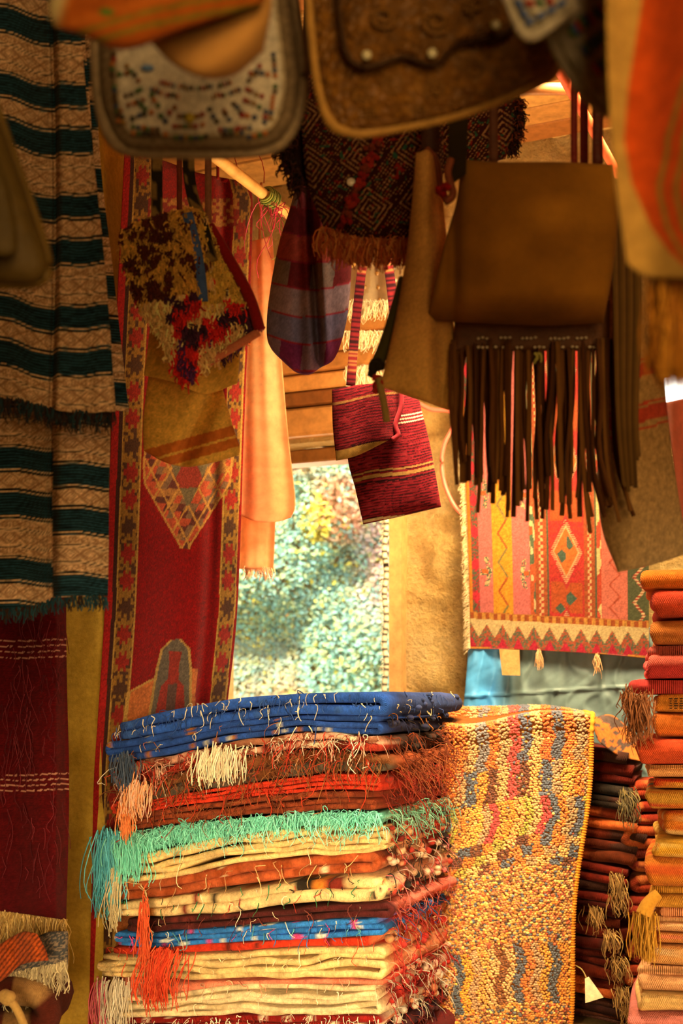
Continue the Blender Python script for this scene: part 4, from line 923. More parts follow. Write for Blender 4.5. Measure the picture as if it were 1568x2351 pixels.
pts = P(np.array([-20, 10, 30, 45, 60]), np.array([2290, 2292, 2305, 2330, 2370]), 2.6)
v, f = tube(poly(pts, 24), .009, 8); o = [(v, f, H('#a8854c'))]; C = P(14, 2292, 2.6)[None] + rng.normal(0, .004, (6, 3)); o.append(blobs(C, .014, H('#a8854c'), ICO2))
V, f, c = join(o); tag(obj('knotted_cord', V, f, YARN, None, c), 'thick tan cord with a knot in the bottom left corner', 'cord')

# red runner carpet
run = thing('runner_carpet', 'tall narrow red carpet with cross-patterned borders hanging left of the window', 'carpet', tuple(P(400, 2351, 3.5)))
def runc(x, y, u, v):
    red = flat(H('#840406'), x) * (1 + (vn(x / 3, y / 3, 2) - .5) * .25)[..., None]
    c = red
    Lx, Rx = LX(y), RX(y); W = Rx - Lx
    # borders: ochre ground with red and dark stepped crosses
    def border(a, b):
        uu = (x - a) / (b - a); per = 62.0; k = np.floor(y / per); yy = (y / per) % 1
        gx_ = np.floor(uu * 7); gy_ = np.floor(yy * 8)
        cross = ((np.abs(gx_ - 3) <= 1) & (gy_ >= 1) & (gy_ <= 6)) | ((np.abs(gy_ - 3.5) <= 1) & (gx_ >= 1) & (gx_ <= 5))
        hole = (np.abs(gx_ - 3) < 1) & ((gy_ == 1) | (gy_ == 6))
        rd = flat(H('#8c2018'), x); dk = flat(H('#4a2c1c'), x)
        cc = flat(H('#8e6426'), x)
        cc = mixc(cross & ~hole, cc, np.where((k % 3 == 1)[..., None], dk, rd))
        dots = (hsh(gx_, gy_ + 8 * k, 3) > .68) & ~cross
        cc = mixc(dots, cc, dk); edge = (uu < .07) | (uu > .93)
        return mixc(edge, cc, flat(H('#b08840'), x)), (uu > 0) & (uu < 1)
    for a, b in ((.085, .235), (.86, .985)):
        bc, m = border(Lx + a * W, Lx + b * W); c = mixc(m, c, bc)
    bc, m = border(Lx + .08 * W + 0 * y, Lx + .9 * W); topb = (y > 455) & (y < 520) & (x > Lx + .2 * W) & (x < Lx + .9 * W)
    c = mixc(topb, c, mixc(cell(x / 8, y / 8, 6) > .5, flat(H('#a06a30'), x), flat(H('#7a2018'), x)))
    # cord edges
    c = mixc(x < Lx + .055 * W, c, flat(H('#a81c1c'), x)); c = mixc((x > Lx + .055 * W) & (x < Lx + .085 * W), c, flat(H('#40201a'), x))
    # upper pointed medallion (tip down)
    mx = Lx + .60 * W; my = 1255.0
    hw = np.interp(y, [980, 1060, 1110, 1255], [96, 104, 100, 12]); inm = (np.abs(x - mx + 4) < hw) & (y > 960) & (y < 1260)
    tile = cell((x + y * .5) / 15, y / 17, 4); pm = np.where((tile < .35)[..., None], flat(H('#b04a30'), x), np.where((tile < .62)[..., None], flat(H('#5a2a24'), x), np.where((tile < .8)[..., None], flat(H('#9a6838'), x), flat(H('#7a5a44'), x))))
    lines = (np.abs((x - mx + .55 * y) % 44 - 22) < 2.5) | (np.abs((x - mx - .55 * y) % 44 - 22) < 2.5)
    pm = mixc(lines, pm, flat(H('#b88440'), x))
    inner = np.abs(x - mx) < np.interp(y, [1000, 1060, 1160], [58, 46, 4]); inner &= (y < 1160)
    zg = flat(H('#6a5c44'), x); zg = mixc((np.abs(x - mx) < np.interp(y, [1040, 1130], [6, 44])) & (y < 1120) & (y > 1040), zg, flat(H('#8c3026'), x))
    pm = mixc(inner, pm, zg); rim = inm & (np.abs(x - mx + 4) > hw - 5)
    c = mixc(inm, c, pm); c = mixc(rim, c, flat(H('#b88440'), x))
    # lower medallion
    mx = Lx + .56 * W
    a1 = (np.abs(x - (mx - 0)) < np.interp(y, [1468, 1490, 1540, 1640], [12, 34, 42, 50])) & (y > 1468)
    a2 = (x > mx - np.interp(y, [1535, 1590, 1640], [8, 104, 106])) & (x < mx + 55) & (y > 1535)
    c = mixc(a2, c, mixc(cell(x / 5, y / 5, 9) * .3, flat(H('#c87034'), x), flat(H('#9a4a24'), x)))
    a2r = a2 & ~((x > mx - np.interp(y, [1535, 1590, 1640], [8, 104, 106]) + 9)); c = mixc(a2r, c, flat(H('#c09448'), x))
    c = mixc(a1, c, flat(H('#64584a'), x)); c = mixc(a1 & (np.abs(x - mx) < np.interp(y, [1490, 1520, 1560, 1575, 1640], [16, 12, 12, 26, 34])) & (y > 1495), c, flat(H('#8e2c22'), x))
    c = mixc(a1 & (np.abs(x - mx) > np.interp(y, [1468, 1490, 1540, 1640], [12, 34, 42, 50]) - 6), c, flat(H('#b08a48'), x))
    c = mixc((np.abs(x - mx) < 10) & (y > 1570), c, flat(H('#5a4038'), x))
    return np.clip(.80 * c * (1 + (vn(x / 2.2, y / 2.2, 12) - .5) * .35)[..., None], 0, 1)
LX = lambda y: np.interp(y, [340, 900, 1400, 1800, 2400], [286, 258, 240, 215, 203])
RX = lambda y: np.interp(y, [340, 460, 1000, 1400, 1640, 2400], [545, 580, 560, 545, 520, 470])
ys_ = [330, 460, 900, 1000, 1400, 1640, 1800, 2000, 2400]
zt0 = 330
sheet('carpet', [(LX(zt0), 340), (330, 352), (RX(zt0), 430)], [(RX(y), max(y, 430)) for y in ys_], [(LX(2400), 2400), (RX(2400), 2400)], [(LX(y), max(y, 340)) for y in ys_], lambda x, y, u, v: 3.42 + .26 * u, fabric('carpet_pile', 0, .5, .22, 240, .95, sheen=.08), run, 170, 560, .012, 0,
      lambda x, y, u, v: .022 * np.exp(-((u - .78) / .05) ** 2) - .012 * np.sin(u * 9), runc)
ribbon('hanging_cord', [P(330, 352, 3.46), P(330, 300, 3.46), P(335, 120, 3.46)], .008, YARN, run, H('#7a1c18'), .006)
ribbon('hanging_cord', [P(500, 412, 3.6), P(500, 380, 3.6), P(498, 260, 3.6)], .008, YARN, run, H('#7a1c18'), .006)

# salmon scarves in the window light
VEIL = fabric('thin_scarf', 500, .3, .12, 40, .9, trans=.6, sheen=.2)
sc = thing('salmon_scarf', 'thin salmon scarf glowing in the window light beside the red runner carpet', 'scarf', tuple(P(610, 1330, 4.0)))
scar = lambda x, y, u, v: np.clip(mixc(np.clip(np.sin((y - 980) / 95) * .5 + .5 + (vn(x / 60, y / 12, 1) - .5) * .5, 0, 1) * .75, flat(H('#f4cc9c'), x), flat(H('#f0a070'), x)), 0, 1)
rel = lambda x, y, u, v: .012 * np.sin(u * 8 + v) + .004 * np.sin(u * 17)
sheet('front_fall', [(560, 560), (625, 540)], [(625, 540), (648, 840), (662, 1000), (678, 1150), (668, 1188)], [(545, 1180), (590, 1198), (640, 1197), (668, 1188)], [(560, 560), (545, 1180)], 3.95, VEIL, sc, 50, 140, .004, 0, rel, scar)
sheet('back_fall', [(550, 560), (620, 545)], [(620, 545), (640, 900), (632, 1200), (628, 1306)], [(540, 1306), (628, 1306)], [(550, 560), (540, 1306)], 4.03, VEIL, sc, 40, 140, .004, 0, rel, scar)
frayed(sc, [P(560, 1302, 4.03), P(628, 1304, 4.03)], 60, .035, ['#e8a880', '#f0c8a0'], 9, rad=.0018)
ribbon('hanging_cord', [P(596, 552, 3.98), P(597, 500, 3.99), P(600, 420, 4.02)], .008, YARN, sc, H('#c07a50'), .006)

# cream sequinned cloth behind the red bag's strap
cs = thing('sequinned_cloth', 'cream fringed cloth with small sequins hanging on the wall behind the striped bag strap', 'textile', tuple(P(850, 900, 4.2)))
cdp = lambda x, y, u, v: wall_depth(x, .07)
so_ = sheet('cloth', [(790, 590), (925, 570)], [(925, 570), (925, 905)], [(800, 900), (925, 905)], [(790, 590), (788, 760), (800, 900)], cdp, VEIL, cs, 40, 80, .006, 0, lambda x, y, u, v: .008 * np.sin(x / 9), lambda x, y, u, v: mixc((vn(x / 22, y / 90, 3) > .5) * .8, flat(H('#f0dcb8'), x), flat(H('#d8b888'), x)))
for i in range(34):
    px, py = 800 + (i * 37 % 112), 600 + (i * 61 % 290)
    p = on_surf(so_, px, py); v, f = blobs(p[None] + [[0, -.002, 0]], [[.0075, .0028, .0075]], [1, 1, 1], ICO2)[:2]
    obj('sequin', v, f, fabric('sequin', 0, 0, .05, 20, .25, spec=.8, sheen=0), cs, flat(H('#a8783c' if i % 3 else '#e8d8b8'), np.zeros(len(v))))
for k, yy in enumerate((690, 760, 842, 900)):
    frayed(cs, [P(792, yy, 4.14), P(920, yy, 4.12)], 130, .06, ['#ead8b4', '#dcc49a'], 30 + k, rad=.0014, dr=(.1, -.25, -1))
ribbon('hanging_cord', [P(850, 590, wall_depth(850, .07)), P(850, 480, wall_depth(850, .12)), P(850, 360, wall_depth(850, .2))], .008, YARN, cs, H('#c0a070'), .006)
# ------------------------------------------------------------------ bags hung from the rails
ZR = 2.93
def up(px, py, d, d2=None):      # from a point straight up to its rail
    a = P(px, py, d); b = a.copy(); b[2] = ZR; return [a, (a + b) / 2, b]
def strap(parent, px, py, d, wpx, colr, mat=LEATHER, colfn=None, name='strap', bow=0):
    p = up(px, py, d); p[1] = p[1] + [0, bow, 0]
    return ribbon(name, p, wpx / F * d, mat, parent, H(colr), .004, (1, 0, 0), 40, colfn)

# shaggy patchwork bag
d = 2.4
b = thing('shaggy_bag', 'bag of shaggy brown and cream carpet with a blue tab, hanging before the red runner', 'bag', tuple(P(440, 880, d)))
def shagc(x, y, u, v):
    lx = x - 275; brown = flat(H('#4a2216'), x)
    net = (np.abs(vn(x / 30, y / 30, 2) - .5) < .05) | (np.abs(vn(x / 34 + 9, y / 34, 3) - .5) < .045)
    c = mixc(net, brown, flat(H('#b08840'), x))
    c = mixc((x > 395) & (x < 452) & (y < 690) & (vn(x / 12, y / 12, 6) > .42), c, flat(H('#b08840'), x))
    low = y > 690 - (x - 310) * .2 + 8
    lo = flat(H('#d8a870'), x); lo = mixc((vn(x / 34 + 2, y / 30, 8) > .56) & (x > 395), lo, flat(H('#b82420'), x)); lo = mixc((vn(x / 26, y / 26 + 5, 9) > .62) & (x > 380), lo, flat(H('#3c2034'), x))
    lo = mixc((vn(x / 22 + 3, y / 28, 10) > .74) & (y > 780), lo, flat(H('#4a2450'), x))
    c = mixc(low | (x > 470 + (y - 560) * .1), c, lo)
    c = mixc((x > 455) & (y < 700) & (vn(x / 18, y / 18, 11) > .35) & (x < 560), c, flat(H('#b89848'), x))
    return np.clip(c * 1.25, 0, 1)
T = [(275, 530), (340, 500), (450, 478), (480, 520)]; R = [(480, 520), (545, 630), (575, 690), (596, 758)]
B = [(400, 848), (430, 878), (470, 850), (540, 798), (596, 758)]; L = [(275, 530), (283, 610), (318, 700), (350, 735), (400, 848)]
sb = sheet('body', T, R, B, L, d, WOOL, b, 90, 110, .02, .035, lambda x, y, u, v: .03 * np.tanh((x - 470) / 25), shagc)
x, y, f3 = SURF[sb.name]; g = np.random.default_rng(3); n = 3600
ii = g.integers(0, x.size, n); rt = f3.reshape(-1, 3)[ii] + g.normal(0, .002, (n, 3)); cc = shagc(x, y, 0 * x, 0 * x).reshape(-1, 3)[ii]
lw = np.where(y.reshape(-1)[ii] > 690, 1.0, .6)
V, f, c = strands(rt, np.array([0, -.7, -.7]) + g.normal(0, .4, (n, 3)), lw * g.uniform(.008, .022, n), .0021, np.clip(cc * g.uniform(.8, 1.2, (n, 1)), 0, 1), .5, .3, 4, 3, 2); stuff(obj('shag', V, f, YARN, b, c))
def edge_tube(name, pts, d, r, colr, parent, mat=YARN, n=40, dy=0):
    p = poly(P(*np.array(pts, float).T, d), n) + [0, dy, 0]; v, f = tube(p, r, 8); return obj(name, v, f, mat, parent, flat(H(colr), np.zeros(len(v))))
edge_tube('trim', [(312, 698), (350, 690), (400, 680), (452, 668)], d - .045, .009, '#8c1414', b)
edge_tube('trim', R, d - .005, .011, '#8c1a18', b); edge_tube('trim', [(430, 868), (480, 832), (540, 795), (594, 762)], d - .005, .008, '#c87858', b)
tb = ribbon('tab', [P(430, 490, d - .055), P(448, 560, d - .062), P(460, 630, d - .062), P(466, 692, d - .058)], .019, CLOTH, b, H('#4a68a8'), .006); tb['label'] = 'blue tab'
snake = lambda l, s_: mixc(vn(l * 38, s_ * 2 + .5, 4) > .5, flat(H('#8a7040'), l), flat(H('#2a2418'), l))
ribbon('strap', up(360, 500, d), .021, CLOTH, b, H('#6a5a30'), .004, n=70, colfn=snake, nw=6)
ribbon('strap', [P(487, 600, d - .04), P(462, 510, d - .03), P(440, 440, d), P(432, 350, d), P(430, 100, d), P(430, -150, d)], .022, CLOTH, b, H('#6a5a30'), .004, n=80, colfn=snake, nw=6)

# tan canvas purse
d = 2.62
b = thing('canvas_purse', 'tan canvas purse with orange stripes hanging below the shaggy bag', 'bag', tuple(P(440, 1070, d)))
def purc(x, y, u, v):
    c = flat(H('#e4b450'), x) * (1 + (vn(x / 3, y / 3, 1) - .5) * .2)[..., None]
    s_ = y + .28 * (x - 440)
    return mixc(((np.abs(s_ - 1015) < 12) | (np.abs(s_ - 1044) < 11)) & (y > 900), c, flat(H('#c8702c'), x))
sheet('body', [(345, 840), (440, 850), (508, 880)], [(508, 880), (535, 980), (550, 1025), (548, 1045)], [(330, 1035), (380, 1062), (430, 1072), (490, 1062), (548, 1045)], [(345, 840), (336, 900), (328, 970), (330, 1035)], d, CLOTH, b, 60, 70, .012, .03, lambda x, y, u, v: .03 * np.exp(-((x - 420 - (1060 - y) * .45) / 22) ** 2), purc)
sheet('flap', [(350, 700), (440, 690), (545, 740)], [(545, 740), (550, 820), (545, 880)], [(330, 862), (400, 878), (470, 905), (545, 880)], [(350, 700), (340, 790), (330, 862)], d - .05, CLOTH, b, 50, 50, .012, .012, lambda x, y, u, v: .02 * np.sin(x / 35), purc)
strap(b, 478, 700, d, 15, '#8a5a40', name='strap'); strap(b, 412, 700, d + .03, 12, '#7a3a20', name='strap')

# purple plaid sack
d = 2.8
b = thing('plaid_sack', 'dark purple and grey plaid cloth sack hanging from the bamboo pole', 'bag', tuple(P(705, 858, d)))
def plaid(x, y, u, v):
    yy = y - 20 * np.sin((x - 615) / 190 * 3.1); band = np.floor((yy - 400) / 62).astype(int) % 8
    red = np.array([H(c) for c in ('#6a2a30', '#5c1c22', '#8a3a30', '#5a1c20', '#7a2824', '#4a2434', '#4c1c3c', '#5a2038')])
    gry = np.array([H(c) for c in ('#6a5c5c', '#6a605c', '#6c5a58', '#6a5c58', '#746470', '#5a5878', '#6a5a74', '#8a6470')])
    col = np.floor((x + .12 * (y - 600) - 615) / 52).astype(int) % 2
    rowg = np.isin(band, (4, 5)); gr = rowg | ((col == 0) & (band % 3 == 0))
    c = np.where(gr[..., None], gry[band], red[band]); c = np.where(((y > 770) & ~gr)[..., None], H('#5c2450'), c)
    ln = (np.abs(((yy - 400) % 62) - 60) < 2); c = mixc(ln, c, flat(H('#7a2030'), x))
    return np.clip(1.35 * c * (1 + (vn(x / 2, y / 2, 3) - .5) * .2)[..., None], 0, 1)
R = [(722, 330), (780, 470), (806, 560), (805, 650), (795, 740), (770, 820), (735, 845)]; L = [(702, 330), (668, 470), (640, 560), (618, 680), (612, 760), (622, 800), (655, 835)]
sheet('sack', [(702, 330), (722, 330)], R, [(655, 835), (680, 855), (710, 860), (735, 845)], L, d, CLOTH, b, 90, 130, .01, .06,
      lambda x, y, u, v: .035 * np.exp(-((x - 724 - (y - 700) * .06) / 9) ** 2) - .02 * np.exp(-((x - 745 - (y - 700) * .05) / 11) ** 2) + .02 * np.exp(-((x - 690) / 12) ** 2) * v, plaid, p=3)
strap(b, 712, 338, d, 24, '#4a1c20', CLOTH)

# embroidered wedding-blanket bags
def berber(x, y, u, v, seed=0):
    c = flat(H('#3a1410'), x); tan = flat(H('#b88c60'), x)
    a = (x - 840) * .82 + (y - 420) * .57; q = -(x - 840) * .57 + (y - 420) * .82
    pu, pv = a / 84.0, q / 84.0
    iu, iv = np.floor(pu), np.floor(pv); fu, fv = np.abs(pu - iu - .5) * 2, np.abs(pv - iv - .5) * 2
    r = np.maximum(fu, fv); kind = (iu + iv) % 2
    conc = (np.abs((r * 4.2) % 1 - .5) < .2) & (np.sin(x * 1.9) * np.sin(y * 1.5) > -.55)
    brd = ((fu * 6) % 1 < .4) & ((fv * 5 + .3) % 1 < .55) & (vn(x / 9, y / 9, 5) > .35)
    m = np.where(kind == 0, conc, brd)
    c = mixc(m * .85, c, tan)
    c = mixc((vn(x / 8, y / 8, 14 + seed) > .82), c, flat(H('#8a2418'), x)); c = mixc((vn(x / 7 + 4, y / 7, 15 + seed) > .86), c, flat(H('#2c5a44'), x))
    c = mixc((np.abs(x - 870 + (y - 310) * .42) < 8) & (vn(x / 6, y / 6, 7) > .35), c, flat(H('#8a2a1c'), x))
    return c
d = 2.28
b = thing('embroidered_bag', 'dark embroidered bag with tan chevrons and an orange fringe, hanging in the centre', 'bag', tuple(P(830, 560, d)))
eb = sheet('body', [(690, 170), (830, 150), (1015, 180)], [(1015, 180), (1018, 380), (1005, 545)], [(742, 522), (790, 540), (860, 552), (1005, 545)], [(690, 170), (692, 300), (705, 420), (742, 522)], d, WOOL, b, 150, 170, .02, .06, None, berber)
x, y, f3 = SURF[eb.name]
p = poly(f3[-3, :, :], 60); frayed(b, f3[-2, ::6, :], 900, .05, ['#b8602c', '#c87038', '#a84c20', '#d08a4c'], 12, rad=.0017, dr=(-.1, -.5, -.8), spread=.4)
g = np.random.default_rng(8); n = 700; pl = poly([(690, 170), (662, 300), (655, 350), (690, 430)], n)
V, f, c = strands(P(pl[:, 0] + g.normal(0, 7, n), pl[:, 1] + g.normal(0, 7, n), d + g.normal(0, .012, n)), g.normal(0, 1, (n, 3)) + [-.6, -.6, -.2], g.uniform(.01, .03, n), .0017, pick(['#2a1410', '#3a1c14', '#4a2418'], n, g), .5, .3, 5, 3, 3); stuff(obj('dark_fringe', V, f, YARN, b, c))
sheet('gusset', [(690, 170), (700, 165)], [(700, 165), (700, 300), (712, 430)], [(688, 425), (712, 430)], [(690, 170), (655, 340), (688, 425)], d + .03, WOOL, b, 12, 40, .02, 0, None, H('#2a1410'))
v, f = blobs(on_surf(eb, 806, 419)[None] + [[0, -.004, 0]], [[.0078, .003, .0078]], [1, 1, 1], ICO2)[:2]; ob = obj('sequin', v, f, fabric('sequin', 0, 0, .05, 20, .25, spec=.8, sheen=0), b, flat(H('#f0ead8'), np.zeros(len(v)))); ob['label'] = 'round white sequin'
for k in range(13):
    px, py = 872 - k * 6.6, 312 + k * 16; p = on_surf(eb, px, py)
    v, f = blobs(p[None] + g.normal(0, .004, (7, 3)) + [0, -.006, 0], .006, [1, 1, 1])[:2]; obj('pompom', v, f, YARN, b, flat(H(['#8a2018', '#9a2c1c', '#7a3420'][k % 3]), np.zeros(len(v))))
strap(b, 705, 200, d + .02, 16, '#2a1a12'); strap(b, 1000, 200, d + .02, 18, '#3a2014')
d = 2.5
b = thing('embroidered_bag', 'second embroidered bag with a dark fringed edge, half hidden behind the brown suede bag', 'bag', tuple(P(1110, 400, d)))
sheet('body', [(1010, 210), (1190, 225)], [(1190, 225), (1185, 300), (1160, 365)], [(1010, 400), (1160, 365)], [(1010, 210), (1010, 400)], d, WOOL, b, 80, 80, .02, .03, None, lambda x, y, u, v: berber(x - 210, y + 40, u, v, 4))
n = 420; pl = poly([(1190, 225), (1190, 290), (1172, 350)], n); V, f, c = strands(P(pl[:, 0] + g.normal(0, 4, n), pl[:, 1], d - .02 + g.normal(0, .01, n)), g.normal(0, 1, (n, 3)) + [.8, -.4, -.2], g.uniform(.008, .022, n), .0015, pick(['#2a1410', '#3a1c14', '#8a4420'], n, g), .5, .3, 5, 3, 3); stuff(obj('dark_fringe', V, f, YARN, b, c))
strap(b, 1120, 235, d, 22, '#3a2014')

# red striped bag
d = 3.02
b = thing('striped_bag', 'dark red striped woven bag with ochre bands and a long strap, hanging before the window', 'bag', tuple(P(900, 1205, d)))
def redst(bands):
    def f(x, y, u, v):
        s_ = y + .17 * (x - 880) + 2.5 * np.sin(x / 26)
        c = mixc((np.sin(s_ * .98 + 3 * vn(x / 26, s_ / 9, 3)) > .25) * .75, flat(H('#861822'), x), flat(H('#2c0a12'), x))
        c = mixc((vn(x / 16, s_ / 2.2, 5) > .68) * .7, c, flat(H('#9c2c32'), x))
        for a, b2, colr in bands: c = mixc((s_ > a) & (s_ < b2), c, flat(H(colr), x))
        return c
    return f
bd = [(1078, 1082, '#b08848'), (1088, 1096, '#b08848'), (1103, 1107, '#2a1014'), (958, 961, '#e0d0b0'), (966, 969, '#e0d0b0'), (974, 977, '#e0d0b0'), (1188, 1194, '#c8b080'), (1196, 1199, '#3a2014'), (1199, 1206, '#d8c490')]
sheet('body', [(788, 905), (880, 895), (962, 918)], [(962, 918), (985, 1010), (1002, 1100), (1013, 1164)], [(834, 1204), (920, 1186), (1013, 1164)], [(788, 905), (798, 1050), (815, 1120), (834, 1204)], d, WOOL, b, 110, 150, .014, .028, None, redst(bd))
fb = [(903, 908, '#a87840'), (1010, 1012, '#2a1014'), (1014, 1042, '#b48c44'), (1043, 1045, '#2a1014'), (1049, 1052, '#a87840'), (1053, 1056, '#2a1014')]
sheet('flap', [(762, 894), (820, 884), (880, 878), (918, 868)], [(918, 868), (920, 930), (905, 975), (912, 1000)], [(772, 1058), (820, 1046), (870, 1022), (912, 1000)], [(762, 894), (764, 980), (772, 1058)], d - .06, WOOL, b, 90, 110, .012, .014, lambda x, y, u, v: .008 * np.sin(x / 16) + .02 * np.clip((x - 885) / 30, 0, 1), redst(fb))
edge_tube('trim', [(918, 868), (921, 930), (908, 975), (914, 998), (900, 1010)], d - .06, .006, '#a8303a', b)
stc = lambda l, s_: mixc(np.sin(l * 520) > .1, flat(H('#7a1c20'), l), np.where((np.sin(l * 26) > .75)[:, None], flat(H('#a86a38'), l), flat(H('#2c0c10'), l)))
ribbon('strap', [P(805, 885, d - .03), P(815, 760, d), P(828, 640, d), P(838, 560, d), P(838, 380, d), P(838, 209, d)], 21 / F * d, CLOTH, b, H('#7a1c20'), .004, n=150, colfn=stc, nw=4)
ribbon('strap', [P(930, 890, d + .02), P(908, 740, d + .02), P(896, 640, d + .02), P(885, 560, d + .02), P(872, 380, d + .02), P(870, 209, d + .02)], 22 / F * d, CLOTH, b, H('#7a1c20'), .004, n=150, colfn=stc, nw=4)

# tan suede bag seen edge-on, brown suede bag, fringed bags
d = 2.12
b = thing('tan_bag', 'narrow tan cloth bag hanging left of the brown suede bag', 'bag', tuple(P(950, 945, d)))
tanc = lambda x, y, u, v: np.clip(mixc(np.clip((y - 700) / 240, 0, 1) * .5, flat(H('#d4a058'), x), flat(H('#e0b45c'), x)) * (1 + (vn(x / 2.5, y / 2.5, 3) - .5) * .18)[..., None], 0, 1)
sheet('body', [(955, 352), (985, 345), (1010, 380)], [(1010, 380), (1030, 600), (1045, 800), (1045, 948)], [(872, 888), (960, 918), (1045, 948)], [(955, 352), (936, 560), (908, 730), (872, 888)], d, SUEDE, b, 60, 130, .02, .05, lambda x, y, u, v: .03 * np.tanh((x - 1000) / 12), tanc)
edge_tube('dark_edge', [(930, 640), (908, 720), (885, 790), (862, 845)], d - .01, .011, '#4a4420', b, SUEDE); edge_tube('tie', [(870, 868), (876, 900), (885, 945), (888, 968)], d - .04, .006, '#9a8048', b)
g = np.random.default_rng(4); v, f = blobs(P(868, 882, d - .03)[None] + g.normal(0, .006, (9, 3)), .007, [1, 1, 1])[:2]; ob = obj('pompom', v, f, YARN, b, flat(H('#a82a1c'), np.zeros(len(v)))); ob['label'] = 'red pompom'
v, f = blobs(P(860, 838, d - .02)[None] + g.normal(0, .006, (9, 3)), .008, [1, 1, 1])[:2]; obj('pompom', v, f, YARN, b, flat(H('#2a2414'), np.zeros(len(v))))
edge_tube('piping', [(978, 342), (1000, 370), (1012, 430), (1025, 460)], d - .03, .006, '#8a4a2c', b, LEATHER)
strap(b, 988, 350, d, 42, '#4a2c1a')
d = 2.0
b = thing('suede_bag', 'large plain brown suede bag hanging right of centre', 'bag', tuple(P(1200, 750, d)))
sudc = lambda x, y, u, v: np.clip(mixc(np.clip((vn(x / 90, y / 70, 4) - .3) * 1.2, 0, 1), flat(H('#84581a'), x), flat(H('#a87424'), x)), 0, 1)
sheet('body', [(1058, 366), (1150, 372), (1280, 372), (1405, 378)], [(1405, 378), (1418, 480), (1410, 600), (1385, 742)], [(980, 736), (1100, 742), (1250, 748), (1385, 742)], [(1058, 366), (1048, 460), (1020, 560), (980, 736)], d, SUEDE, b, 80, 80, .02, .035, lambda x, y, u, v: .02 * np.exp(-((x - 1040) / 16) ** 2) + .07 * np.clip((v - .78) / .22, 0, 1) ** 2, sudc)
sheet('tab', [(1030, 270), (1075, 270)], [(1075, 270), (1070, 400)], [(1028, 430), (1070, 400)], [(1030, 270), (1028, 430)], d - .03, SUEDE, b, 10, 20, .008, 0, None, H('#2e2414'))
edge_tube('piping', [(1035, 365), (1028, 400), (1040, 445), (1022, 465)], d - .045, .006, '#8a4a2c', b, LEATHER)
v, f = blobs(P(1018, 432, d - .05)[None] + g.normal(0, .005, (9, 3)), .006, [1, 1, 1])[:2]; ob = obj('pompom', v, f, YARN, b, flat(H('#a01c18'), np.zeros(len(v)))); ob['label'] = 'red pompom'
strap(b, 1050, 372, d, 30, '#3a2a16'); strap(b, 1372, 378, d, 24, '#4a1c12'); strap(b, 1318, 378, d + .05, 15, '#6a1c14'); strap(b, 1341, 378, d + .08, 18, '#6a1c14'); strap(b, 1133, 374, d + .02, 20, '#5a3420')
d = 2.12
FRM = SUEDE
b = thing('fringed_bag', 'brown leather bag with bead rows and a long strip fringe below the brown suede bag', 'bag', tuple(P(1220, 1170, d)))
sheet('body', [(1045, 690), (1400, 690)], [(1400, 690), (1400, 806)], [(1040, 806), (1400, 806)], [(1045, 690), (1040, 806)], d, LEATHER, b, 40, 20, .016, .012, None, H('#5a3820'))
bead_mesh = None
g = np.random.default_rng(21)
for r, yy in enumerate((776, 797)):
    xx = 1098
    while xx < 1368:
        run_n = int(g.integers(2, 6))
        for k in range(run_n):
            p = P(xx, yy + g.normal(0, .8), d - .022)
            if bead_mesh is None:
                v, f = blobs(np.zeros((1, 3)), [[.0034, .0028, .0026]], [1, 1, 1])[:2]; bead_mesh = mk_mesh('bead', v, f, flat(H('#c0b49c'), np.zeros(len(v)))); bead_mesh.materials.append(fabric('glass_bead', 0, 0, .05, 20, .3, spec=.6, sheen=0))
            o = bpy.data.objects.new('bead', bead_mesh); COL.objects.link(o); o.parent = b; o.location = p - ORG[b.name]
            xx += 10
        xx += int(g.integers(8, 26))
strip_n = 0
for k in range(68):
    px = 1038 + k * 5.55 + g.normal(0, 3); top = 770 + g.uniform(0, 30); bot = 1135 + g.normal(0, 38)
    if px < 1075: bot = 1070 + g.normal(0, 30)
    if px > 1330: bot = 1165 + g.normal(0, 20)
    dd = d - .016 + g.normal(0, .012) + (.03 if k % 3 == 2 else 0); sw = g.normal(0, 10)
    tip = px + sw + (24 if px > 1340 else 0)
    ribbon('fringe_strip', [P(px, top, dd), P(px + sw * .2 + g.normal(0, 4), top + (bot - top) * .35, dd), P(px + sw * .6 + g.normal(0, 4), top + (bot - top) * .7, dd), P(tip, bot, dd)], g.uniform(8, 12) / F * d, FRM, b, H(['#5e3a1c', '#6a4420', '#4c2c14', '#765026'][k % 4]), .003, (1, g.normal(0, .6), 0), 9, None, 'x' and 2)
g2 = np.random.default_rng(6); v, f, c = strands(P(np.array([1228, 1232, 1236]), 812, d - .03), [0, -.1, -1], .015, .003, H('#a8a050'), 0, .3, 5, 5, 4); obj('bead_tassel', v, f, YARN, b, c)
d = 2.05
b = thing('fringe_bundle', 'bundle of dark leather strips hanging right of the brown suede bag', 'fringe', tuple(P(1440, 1118, d)))
for k in range(11):
    px = 1408 + k * 5.6; g = np.random.default_rng(60 + k)
    tp = 420 + g.uniform(0, 40)
    ribbon('fringe_strip', [P(px, tp, d), P(px + 4, 700, d), P(1418 + k * 4.3, 950, d - .01), P(1432 + k * 3.4, 1115 + g.normal(0, 6) - (60 if k > 8 else 0), d - .01)], 9 / F * d, SUEDE, b, H(['#5c4420', '#6a4e28', '#4c361a'][k % 3]), .003, (1, .3, 0), 14, None, 2)
v, f = tube(poly(P(np.array([1400, 1430, 1470]), np.array([425, 432, 440]), d), 12), .012, 8); obj('band', v, f, LEATHER, b, flat(H('#2e1c0e'), np.zeros(len(v))))
strap(b, 1435, 430, d, 20, '#3a2412')

